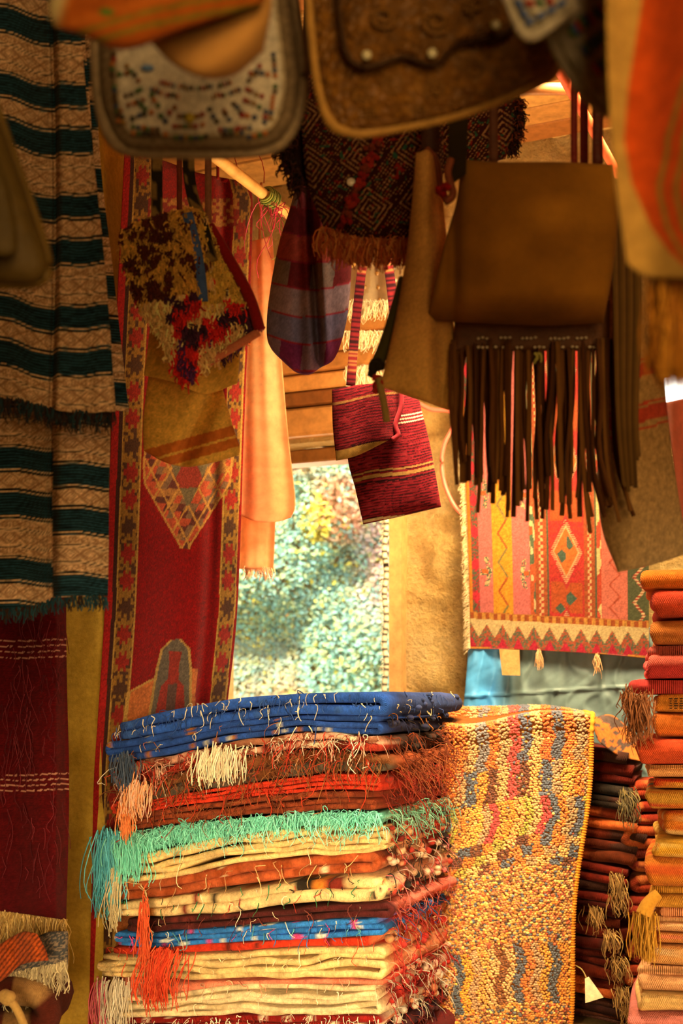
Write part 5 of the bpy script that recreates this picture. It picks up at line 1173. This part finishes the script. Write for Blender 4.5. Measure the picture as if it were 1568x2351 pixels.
# cream sack with red stripes
d = 2.2
b = thing('cream_sack', 'tan woven sack with red stripes hanging at the right behind the leather strips', 'bag', tuple(P(1480, 1315, d)))
def crc(x, y, u, v):
    c = np.clip(mixc(np.clip((y - 1000) / 300, 0, 1), flat(H('#a88450'), x), flat(H('#b09468'), x)) * (1 + (vn(x / 2.5, y / 2.5, 3) - .5) * .22)[..., None], 0, 1)
    s_ = y + .28 * (x - 1400)
    for a, b2 in ((842, 850), (855, 885), (945, 951), (956, 990), (1002, 1007)): c = mixc((s_ > a) & (s_ < b2), c, flat(H('#b4402a'), x))
    return c
sheet('body', [(1388, 560), (1500, 560)], [(1500, 560), (1518, 800), (1545, 1050), (1580, 1270)], [(1418, 1314), (1500, 1296), (1580, 1270)], [(1388, 560), (1372, 900), (1376, 1180), (1418, 1314)], d, WOOL, b, 70, 150, .016, .03, lambda x, y, u, v: .02 * np.sin(x / 40), crc)
strap(b, 1440, 568, d, 26, '#8a5a34')
pv = thing('pink_veil', 'thin pinkish cloth hanging at the right edge below the small round air hole', 'scarf', tuple(P(1560, 1200, 2.6)))
sheet('cloth', [(1540, 915), (1640, 900)], [(1640, 900), (1640, 1240)], [(1566, 1240), (1640, 1240)], [(1525, 925), (1545, 1050), (1566, 1240)], 2.6, VEIL, pv, 24, 50, .004, 0, lambda x, y, u, v: .012 * np.sin(x / 8), H('#d08a70'))
ribbon('hanging_cord', [P(1600, 910, 2.6), P(1600, 600, 2.6), P(1600, 300, 2.6)], .008, YARN, pv, H('#b07050'), .005)

# pink looped hose on the wall
hp = [(960, 925), (990, 940), (1035, 945), (1042, 975), (1022, 1015), (1014, 1060), (1022, 1115), (1046, 1165), (1075, 1190)]
p = poly(np.array([P(a, b2, wall_depth(a, .09)) for a, b2 in hp]), 50); v, f = tube(p, .0075, 8)
tag(obj('pink_hose', v, f, fabric('rubber', 0, 0, .05, 20, .4, spec=.4, sheen=0), None, flat(H('#d86858'), np.zeros(len(v)))), 'thin pink hose curving over the mud wall beside the striped bag', 'hose')
# ------------------------------------------------------------------ kilim, blue tarpaulin
kd = lambda x, y, u, v: wall_depth(x, .10)
k_ = thing('kilim', 'kilim with pink and orange stripes, red diamonds and a zigzag border, on the wall', 'rug', tuple(P(1280, 1515, 4.0)))
def kil(x, y, u, v):
    top = np.interp(v, [0, 1], [0, 1]); X = u * 410; Y = y - (u * 22) ; Yb = Y - 1490   # Yb = 0 at the lower edge
    pink = flat(H('#d8706c'), x); c = pink
    def put(m, colr): 
        nonlocal c
        c = mixc(m, c, flat(H(colr), x) if isinstance(colr, str) else colr)
    sp = vn(x / 3, y / 3, 4)
    put((X > 55) & (X < 100), '#dc962c')
    zx = 78 + 10 * (tri(Y / 66.0) * 2 - 1); put(np.abs(X - zx) < 2.6, np.where((np.floor(Y / 66) % 2 == 0)[..., None], H('#b8582c'), H('#8a7844')))
    put(X < 8, '#dc8028'); put((X >= 8) & (X < 24), mixc(sp > .5, flat(H('#5a6048'), x), flat(H('#a83a34'), x)))
    put((X >= 8) & (X < 24) & (np.abs(((Y / 74) % 1) - .5) < .22 - np.abs(X - 16) / 60), '#c82c3c')
    # small anchor motifs
    for mx, sgn in ((40, 1), (128, -1)):
        for my in (1310, 1130):
            a = (X - mx) * sgn; yy = np.abs(Y - my); put((((np.abs(a - 8 + yy * .25) < 5) & (yy < 34)) | ((yy < 8) & (a > -14) & (a < 6))) & (sp > .3), mixc(sp > .62, flat(H('#5a6a54'), x), flat(H('#d8b880'), x)))
            put((yy < 5) & (a > -10) & (a < 4), '#c86030')
    put((X > 140) & (X < 152), mixc(vn(X / 9, Y / 22, 2) > .5, mixc(vn(X / 9, Y / 20, 6) > .5, flat(H('#5a6a50'), x), flat(H('#e0c890'), x)), flat(H('#c85a34'), x)))
    for a in (152, 262): 
        put((X > a) & (X < a + 26), '#a8502c'); put((X > a + 8) & (X < a + 17), mixc(np.sin(Y * .42 + np.where(X > a + 12.5, 3.1, 0)) > .1, flat(H('#e0b078'), x), flat(H('#b84430'), x))); put((X > a + 26) & (X < a + 30), '#5a5a40')
    dm = (X > 182) & (X < 262); put(dm, mixc(sp > .5, flat(H('#c03030'), x), flat(H('#b83a2c'), x)))
    cy = 1255.0; per = 210.0; yy = (Y - cy + per / 2) % per - per / 2; a = np.abs(X - 222) / 38 + np.abs(yy) / 78
    put(dm & (a < .98), '#d8a878'); put(dm & (a > .80) & (a < 1.08) & (((Y * .23) % 1) > .45), '#b83030'); put(dm & (a < .72), '#c86a30')
    put(dm & (a < .62) & (np.abs(X - 222 - 8) + np.abs(yy + 22) < 17) & (X > 224), '#4c5e50'); put(dm & (a < .62) & (np.abs(X - 222 + 10) + np.abs(yy - 10) < 15) & (X < 222), '#4c5e50')
    lowd = dm & (np.abs(X - 222) < 36 - np.abs(yy - 105) * 0) & (np.abs(yy) > 70); put(lowd & (a > 1.12), '#b85028')
    put(dm & (np.abs(X - 216 - 14) + np.abs(Y - 1362) < 16) & (X > 222), '#4c6050'); put(dm & (np.abs(X - 208) + np.abs(Y - 1386) < 12), '#4c6050')
    put((X > 292) & (X < 302), mixc(vn(X / 8, Y / 22, 12) > .5, flat(H('#e0c080'), x), flat(H('#c04830'), x)))
    zx = 332 + 12 * (tri(Y / 52.0) * 2 - 1); put((X > 302) & (X < 362), '#d4705c'); put((np.abs(X - zx) < 2.5) & (X < 362), '#b85038')
    put(X > 362, '#5a5a3c'); zx = 388 + 12 * (tri(Y / 58.0) * 2 - 1); put(np.abs(X - zx) < 4, mixc(np.sin(Y * .9) > 0, flat(H('#e0b888'), x), flat(H('#a83a2c'), x)))
    # lower border
    put(Yb > -86, '#c07434'); put((Yb > -84) & (Yb < -70), mixc(np.sin(X * .35) > 0, flat(H('#d09040'), x), flat(H('#a85028'), x)))
    put(Yb > -70, '#dcbc84'); tr_ = np.abs(((X - 20) / 36.0) % 1 - .5) * 2
    put((Yb > -70) & (Yb + 70 > 10 + tr_ * 32), mixc(sp > .52, flat(H('#b8583c'), x), flat(H('#6a6a50'), x)))
    put((Yb > -30) & (Yb + 30 > tr_ * 34), '#c42a40'); put(Yb > -6, mixc(np.floor(X / 45) % 2 > 0, flat(H('#dc9040'), x), flat(H('#d8706c'), x)))
    return np.clip(0.70 * c * (1 + (vn(x / 2, y / 2, 9) - .5) * .3)[..., None], 0, 1)
ks = sheet('cloth', [(1045, 760), (1480, 720)], [(1480, 720), (1488, 1100), (1490, 1512)], [(1080, 1490), (1200, 1492), (1350, 1500), (1490, 1512)], [(1045, 760), (1066, 1050), (1076, 1300), (1080, 1490)], kd, fabric('kilim_weave', 260, .6, .15, 120), k_, 200, 370, .01, 0, lambda x, y, u, v: .008 * np.sin(x / 60 + y / 200), kil)
n = 700; pl = poly([(1045, 760), (1066, 1050), (1076, 1300), (1080, 1488)], n, True); g = np.random.default_rng(2)
V, f, c = strands(P(pl[:, 0], pl[:, 1], wall_depth(pl[:, 0], .10)), np.array([-1, -.1, -.2]) + g.normal(0, .15, (n, 3)), g.uniform(.018, .034, n), .0011, pick(['#e0c8a0', '#d8bc90'], n, g), .35, .15, 5, 3, 4); stuff(obj('side_fringe', V, f, YARN, k_, c))
for a, yy in ((1237, 1492), (1371, 1503)):
    n = 26; rt = P(np.full(n, a), np.full(n, yy), wall_depth(a, .12)) + g.normal(0, .003, (n, 3)); V, f, c = strands(rt, [0, -.1, -1] + g.normal(0, .15, (n, 3)), g.uniform(.03, .055, n), .0016, pick(['#c89868', '#d8a878'], n, g), .7, .2, 6, 3, 5); obj('tassel', V, f, YARN, k_, c)
tarp = thing('blue_tarpaulin', 'creased blue tarpaulin pinned on the wall below the kilim', 'tarpaulin', tuple(P(1280, 1760, 4.1)))
crs = lambda x, y: .006 * np.abs(np.sin(x / 17 + vn(x / 40, y / 60, 8) * 5)) ** 6 + .010 * np.exp(-((y - 1592 + (x - 1180) * .06) / 2.5) ** 2) + .012 * np.abs(vn(x / 60 + y / 90, y / 130 - x / 200, 5) - .5) + .004 * np.abs(vn(x / 22 + y / 18, y / 40, 6) - .5) + .05 * np.clip((1180 - x) / 110, 0, 1) * np.abs(np.sin((x - 1065 + (y - 1500) * .25) / 26))
TARP = fabric('tarpaulin', 0, .25, .15, 14, .5, spec=.4, sheen=0)
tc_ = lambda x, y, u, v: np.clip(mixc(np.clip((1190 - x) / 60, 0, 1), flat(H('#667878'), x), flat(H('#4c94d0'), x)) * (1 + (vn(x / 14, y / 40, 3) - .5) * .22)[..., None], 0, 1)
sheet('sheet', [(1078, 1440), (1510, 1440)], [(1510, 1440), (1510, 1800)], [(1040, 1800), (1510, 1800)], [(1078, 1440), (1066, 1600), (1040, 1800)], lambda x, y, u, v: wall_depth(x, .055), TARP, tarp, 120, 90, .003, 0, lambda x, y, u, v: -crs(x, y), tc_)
q = P(np.array([1146, 1192, 1194, 1153]), np.array([1494, 1494, 1551, 1550]), 0) ; dd = wall_depth(np.array([1146, 1192, 1194, 1153]), .125)
q = P(np.array([1146, 1192, 1194, 1153]), np.array([1490, 1492, 1551, 1550]), dd); bk = q + np.array([.002, .006, 0])
tag(obj('cardboard_label', np.vstack([q, bk]), [np.array([[3, 2, 1, 0], [4, 5, 6, 7]]), np.array([[0, 1, 5, 4], [1, 2, 6, 5], [2, 3, 7, 6], [3, 0, 4, 7]])], CLOTH, None, flat(H('#a88250'), np.zeros(8)), smooth=False), 'small tan cardboard label tucked under the kilim against the blue tarpaulin', 'label')

# ------------------------------------------------------------------ nearest bags and cloths along the top of the picture
BEADM = fabric('glass_bead', 0, 0, .05, 20, .5, spec=.3, sheen=0)
def rounded_border(x, y, segs, wpx):
    """distance in pixels from a polyline"""
    p = np.asarray(poly(segs, 60)); dmin = np.full(x.shape, 1e9)
    for i in range(len(p)): dmin = np.minimum(dmin, np.hypot(x - p[i, 0], y - p[i, 1]))
    return dmin
d = 1.5
b = thing('beaded_bag', 'white bag sewn with coloured beads and a grey rim, upper left of centre', 'bag', tuple(P(460, 350, d)))
OUT = [(228, -90), (226, 120), (234, 235), (258, 312), (300, 340), (400, 346), (540, 345), (632, 330), (676, 270), (690, 170), (672, 20), (660, -90)]
dist_ = None
def beadc(x, y, u, v):
    dm = rounded_border(x, y, OUT, 30)
    c = flat(H('#c4beb0'), x); c = mixc(np.clip((42 - dm) / 6, 0, 1), c, flat(H('#6e5e48'), x)); c = mixc((np.abs(dm - 40) < 4), c, flat(H('#a89c84'), x)); c = mixc((np.abs(dm - 20) < 3) * .6, c, flat(H('#8c7a60'), x))
    return np.clip(c * (1 + (vn(x / 4, y / 4, 3) - .5) * .22)[..., None], 0, 1)
bs = sheet('body', [(228, -90), (660, -90)], [(660, -90), (672, 20), (690, 170), (676, 270), (645, 322)], [(270, 322), (310, 342), (400, 346), (540, 345), (600, 340), (645, 322)], [(228, -90), (226, 120), (234, 235), (270, 322)], d, WOOL, b, 110, 110, .02, .03, None, beadc)
edge_tube('rim', OUT, d, .010, '#8a7a62', b, WOOL, 90)
BM = {}
def bead(parent, p, colr, L, ang, r=.0024):
    if colr not in BM:
        v, f = blobs(np.zeros((1, 3)), [[1, .8, 1]], [1, 1, 1], ICO1)[:2]; m = mk_mesh('bead', v, f, flat(H(colr), np.zeros(len(v)))); m.materials.append(BEADM); BM[colr] = m
    o = bpy.data.objects.new('bead', BM[colr]); COL.objects.link(o); o.parent = parent; o.location = p - ORG[parent.name]; o.scale = (L, r, r); o.rotation_euler = (0, ang, 0)
g = np.random.default_rng(17)
pal = ['#8a2420', '#3c5c34', '#7a4a24', '#4a3420', '#2c3c5c', '#a8642c', '#2c2c24', '#8a6a34']
def bar(x0, y0, x1, y1, n, cols=None):
    ang = math.atan2(y1 - y0, x1 - x0); L = math.hypot(x1 - x0, y1 - y0)
    for k in range(n):
        t_ = (k + .5) / n; px, py = x0 + (x1 - x0) * t_, y0 + (y1 - y0) * t_
        bead(b, on_surf(bs, px, py) + [0, -.002, 0], (cols or pal)[int(g.integers(0, len(cols or pal)))], L / n / 2 / F * d, ang, .0036)
bars = []
def arc_bars(cx_, cy_, r, a0, a1, m, n):
    for k in range(m):
        t0 = math.radians(a0 + (a1 - a0) * (k + .08) / m); t1 = math.radians(a0 + (a1 - a0) * (k + .92) / m)
        bar(cx_ + r * math.cos(t0), cy_ + r * math.sin(t0) * .8, cx_ + r * math.cos(t1), cy_ + r * math.sin(t1) * .8, n)
arc_bars(450, 40, 205, 65, 115, 4, 5); arc_bars(450, 40, 232, 62, 82, 2, 4); arc_bars(450, 40, 232, 98, 118, 2, 4)
for x0, y0, x1, y1 in ((262, 120, 258, 180), (262, 195, 275, 285), (290, 150, 320, 190), (285, 225, 330, 205), (290, 245, 335, 228), (275, 250, 285, 290), (300, 275, 340, 262), (320, 240, 352, 262), (345, 215, 365, 250),
                       (625, 120, 632, 180), (632, 195, 622, 280), (600, 150, 570, 190), (605, 225, 560, 205), (600, 248, 555, 230), (612, 250, 605, 290), (590, 275, 550, 262), (535, 235, 560, 275), (510, 250, 530, 280), (480, 248, 500, 285),
                       (385, 265, 405, 245), (365, 262, 385, 285), (395, 290, 470, 290), (405, 268, 430, 268), (445, 268, 472, 265), (300, 305, 385, 312), (400, 318, 480, 316), (505, 312, 560, 306), (565, 318, 615, 306), (300, 292, 370, 300), (500, 300, 580, 295), (300, 170, 268, 172), (570, 170, 622, 172)):
    bar(x0, y0, x1, y1, max(2, int(math.hypot(x1 - x0, y1 - y0) / 11)))
v, f = blobs(on_surf(bs, 437, 271)[None] + [[0, -.002, 0]], [[.0062, .004, .0062]], [1, 1, 1], ICO2)[:2]; ob = obj('bead', v, f, BEADM, b, flat(H('#a8962c'), np.zeros(len(v)))); ob['label'] = 'large yellow centre bead'
v, f = blobs(on_surf(bs, 338, 157)[None] + [[0, -.002, 0]], [[.008, .004, .004]], [1, 1, 1], ICO2)[:2]; ob = obj('bead', v, f, BEADM, b, flat(H('#5a7cb0'), np.zeros(len(v)))); ob['label'] = 'blue bead'
strap(b, 640, -60, d - .02, 36, '#3a3024', LEATHER); strap(b, 250, -60, d, 30, '#4a3c28', LEATHER)

d = 1.18
b = thing('striped_satchel', 'nearest bag with a striped orange flap over a plain beige pouch, top left', 'bag', tuple(P(450, 190, d)))
def flc(x, y, u, v):
    s_ = y + .28 * (x - 350) + 22 * np.cos((x - 300) / 170.)
    c = flat(H('#9a4e14'), x); c = mixc(np.abs(s_ - 78) < 7, c, flat(H('#786420'), x)); c = mixc(np.abs(s_ - 46) < 6, c, flat(H('#786420'), x)); c = mixc(np.abs(s_ - 20) < 12, c, flat(H('#a85a1c'), x))
    c = mixc((np.hypot((x - 245) / 16, (y - 28) / 10) < 1), c, flat(H('#4a6c24'), x)); c = mixc(np.clip((165 - x - y * .3) / 26, 0, 1), c, flat(H('#b8a878'), x))
    return c
sheet('flap', [(120, -80), (640, -160)], [(640, -160), (610, -10), (590, 10)], [(125, 62), (190, 82), (260, 112), (320, 108), (420, 70), (520, 36), (590, 10)], [(120, -80), (112, 20), (125, 62)], d - .03, CLOTH, b, 90, 50, .014, .02, None, flc)
sheet('pouch', [(330, -60), (620, -160)], [(620, -160), (625, 0), (605, 118)], [(345, 95), (400, 150), (470, 180), (540, 172), (605, 118)], [(330, -60), (345, 95)], d + .02, SUEDE, b, 50, 50, .016, .025, lambda x, y, u, v: .015 * np.sin(x / 60 + y / 50), H('#b08448'))
strap(b, 200, -60, d, 40, '#8a5a24', CLOTH); strap(b, 560, -100, d, 40, '#8a5a24', CLOTH)

d = 1.42
b = thing('tooled_leather_bag', 'large tooled brown leather bag with pale studs along its wavy flap, top centre', 'bag', tuple(P(1000, 305, d)))
LB = fabric('tooled_leather', 0, .9, .35, 70, .5, spec=.35, sheen=0, vor=2.2, vscale=95)
lbc = lambda x, y, u, v: mixc(np.clip((vn(x / 16, y / 12, 2) - .45) * 3, 0, 1) * .5, flat(H('#6c4612'), x), flat(H('#986a20'), x))
RL = [(1285, -120), (1288, 60), (1278, 150), (1230, 192)]; BLx = [(760, 282), (800, 302), (860, 302), (1050, 262), (1230, 192)]; LL = [(702, -120), (722, 120), (738, 220), (760, 282)]
tl = sheet('body', [(702, -120), (1285, -120)], RL, BLx, LL, d, LB, b, 90, 70, .03, .03, None, lbc)
edge_tube('piping', LL + BLx[1:] + RL[::-1][1:], d - .016, .0062, '#a8803c', b, LEATHER, 110)
sheet('flap', [(770, -120), (1172, -120)], [(1172, -120), (1180, 20), (1172, 62), (1150, 78)], [(800, 128), (830, 152), (870, 146), (930, 128), (992, 148), (1040, 108), (1080, 92), (1150, 78)], [(770, -120), (785, 60), (800, 128)], d - .052, LB, b, 90, 60, .012, .016, None, lambda x, y, u, v: mixc(np.clip((vn(x / 20, y / 16, 7) - .45) * 3, 0, 1) * .5, flat(H('#5c3c10'), x), flat(H('#84581a'), x)))
edge_tube('flap_edge', [(770, -120), (785, 60), (800, 128), (830, 152), (870, 146), (930, 128), (992, 148), (1040, 108), (1080, 92), (1150, 78), (1178, 40), (1172, -120)], d - .058, .0035, '#3a240a', b, LEATHER, 110)
for px, py in ((842, 126), (992, 122), (1138, 57)):
    v, f = blobs(P(px, py, d - .078)[None], [[.0052, .003, .0052]], [1, 1, 1], ICO2)[:2]; obj('stud', v, f, fabric('nickel', 0, 0, .05, 20, .3, spec=.9, sheen=0), b, flat(H('#b8b490'), np.zeros(len(v))))
# tooled vine scrolls raised on the front
for k, (cx_, cy_, r0) in enumerate(((830, 215, 26), (905, 190, 30), (1000, 205, 28), (1085, 160, 30), (1170, 135, 28), (1230, 100, 22), (880, 40, 34), (1000, 50, 36), (1090, 10, 28), (850, 262, 16), (960, 250, 16), (1120, 215, 16))):
    th = np.linspace(0, 9.5, 50); rr_ = r0 * (1 - th / 13); base_s = tl
    onflap = cy_ < 70
    pts = np.stack([cx_ + rr_ * np.cos(th + k), cy_ + rr_ * np.sin(th + k) * .8], -1)
    p3 = np.array([on_surf(tl, a, c2) for a, c2 in pts]) if not onflap else P(pts[:, 0], pts[:, 1], d - .078)
    v, f = tube(p3, .0022, 5); obj('scroll', v, f, LEATHER, b, flat(H('#6a4816'), np.zeros(len(v))))
strap(b, 760, -90, d, 40, '#4a3010'); strap(b, 1240, -90, d, 40, '#4a3010')

d = 1.25
b = thing('beaded_bag', 'white bag with blue and red beads hanging between leather bag and striped shawl, upper right', 'bag', tuple(P(1370, 250, d)))
wb = lambda x, y, u, v: np.clip(flat(H('#8e8878'), x) * (1 + (vn(x / 5, y / 5, 3) - .5) * .35)[..., None], 0, 1)
bs2 = sheet('body', [(1246, -150), (1520, -150)], [(1520, -150), (1520, 280)], [(1404, 256), (1460, 272), (1520, 280)], [(1246, -150), (1258, 20), (1275, 90), (1335, 195), (1404, 256)], d, WOOL, b, 50, 60, .02, .02, None, wb)
fl2 = sheet('flap', [(1120, -110), (1330, -130)], [(1330, -130), (1322, 10), (1300, 26)], [(1216, 82), (1250, 58), (1300, 26)], [(1120, -110), (1172, 10), (1216, 82)], d - .06, WOOL, b, 40, 40, .012, .01, None, wb)
edge_tube('rim', [(1258, 20), (1275, 90), (1335, 195), (1404, 256)], d - .004, .009, '#8a8270', b, WOOL); edge_tube('rim', [(1120, -110), (1172, 10), (1216, 82), (1300, 26), (1322, 10)], d - .064, .006, '#9a9484', b, WOOL, 40)
for i in range(26):
    px, py = 1300 + (i * 29 % 90), 20 + (i * 43 % 190)
    if py > 20 + (px - 1270) * 1.5: continue
    bead(b, on_surf(bs2, px, py) + [0, -.003, 0], ['#2c4a80', '#8a2420', '#2c4a80', '#3c5c34'][i % 4], .0075, math.radians(60), .003)
for i, (px, py, an_) in enumerate(((1190, 12, 55), (1203, 34, 55), (1216, 52, -30), (1240, 40, -30), (1265, 26, -30), (1288, 12, -30), (1215, 14, 20), (1240, 8, 80), (1228, 28, 10), (1262, 4, 60))):
    bead(b, on_surf(fl2, px, py) + [0, -.003, 0], ['#2c4a80', '#2c4a80', '#2c4a80', '#2c4a80', '#2c4a80', '#2c4a80', '#8a2420', '#3c5c34', '#b8b4a0', '#8a2420'][i], .006, math.radians(an_), .003)
strap(b, 1400, -100, d, 30, '#6a5a44', CLOTH); strap(b, 1180, -90, d - .05, 30, '#6a5a44', CLOTH)

d = 1.1
b = thing('striped_shawl', 'cream cloth with orange and green stripes and a yellow tassel, nearest at the upper right', 'textile', tuple(P(1500, 870, d)))
def sash(x, y, u, v):
    e = np.interp(y, [-400, 0, 200, 320, 420, 520, 580, 640], [1490, 1472, 1440, 1430, 1448, 1492, 1535, 1600]); s_ = x - e
    c = flat(H('#b8944c'), x)
    def put(a, b2, colr):
        nonlocal c
        c = mixc(np.clip((s_ - a) / 6, 0, 1) * np.clip((b2 - s_) / 6, 0, 1), c, flat(H(colr), x))
    k = np.interp(y, [-400, 150, 350, 450, 600], [120, 130, 88, 45, 16])
    put(0, 400, '#c04c18'); s0 = s_; s_ = s0 - k; put(0, 17, '#8a7a34'); put(38, 56, '#8a7a34')
    return c
sheet('cloth', [(1388, -560), (1720, -560)], [(1720, -560), (1720, 640)], [(1440, 605), (1480, 634), (1560, 640), (1720, 640)], [(1388, -560), (1392, 100), (1410, 400), (1440, 605)], d, CLOTH, b, 110, 220, .01, .012, lambda x, y, u, v: .02 * np.sin((x - 1390) / 50) - .02 * v, sash)
g = np.random.default_rng(31); n = 420
rt = P(1540 + g.normal(0, 20, n), 632 + g.normal(0, 5, n), d + .02 + g.normal(0, .012, n)); V, f, c = strands(rt, [0, 0, -1] + g.normal(0, .09, (n, 3)), g.uniform(.8, 1, n) * .088, .0011, pick(['#b87820', '#c48a2c', '#a86a1c'], n, g), .4, .08, 7, 3, 7); stuff(obj('tassel', V, f, YARN, b, c))
d = 1.35
b = thing('olive_satchel', 'dark olive leather satchel with a stitched rim, cut by the left edge', 'bag', tuple(P(20, 650, d)))
sheet('body', [(-260, 120), (-40, 160)], [(-40, 160), (20, 330), (70, 470), (108, 590), (100, 640)], [(-260, 640), (-60, 648), (60, 652), (100, 640)], [(-260, 120), (-260, 640)], d, LEATHER, b, 50, 60, .02, .03, None, H('#4a3a14'))
edge_tube('rim', [(-40, 160), (20, 330), (70, 470), (110, 600), (98, 642), (40, 652), (-120, 648)], d, .0055, '#5c4818', b, LEATHER, 60)
sheet('pocket', [(-200, 330), (-20, 330)], [(-20, 330), (20, 430), (40, 560), (20, 590)], [(-200, 590), (20, 590)], [(-200, 330), (-200, 590)], d - .05, LEATHER, b, 30, 30, .01, .01, None, H('#42340f'))
strap(b, -60, 160, d, 40, '#3a2c0c')
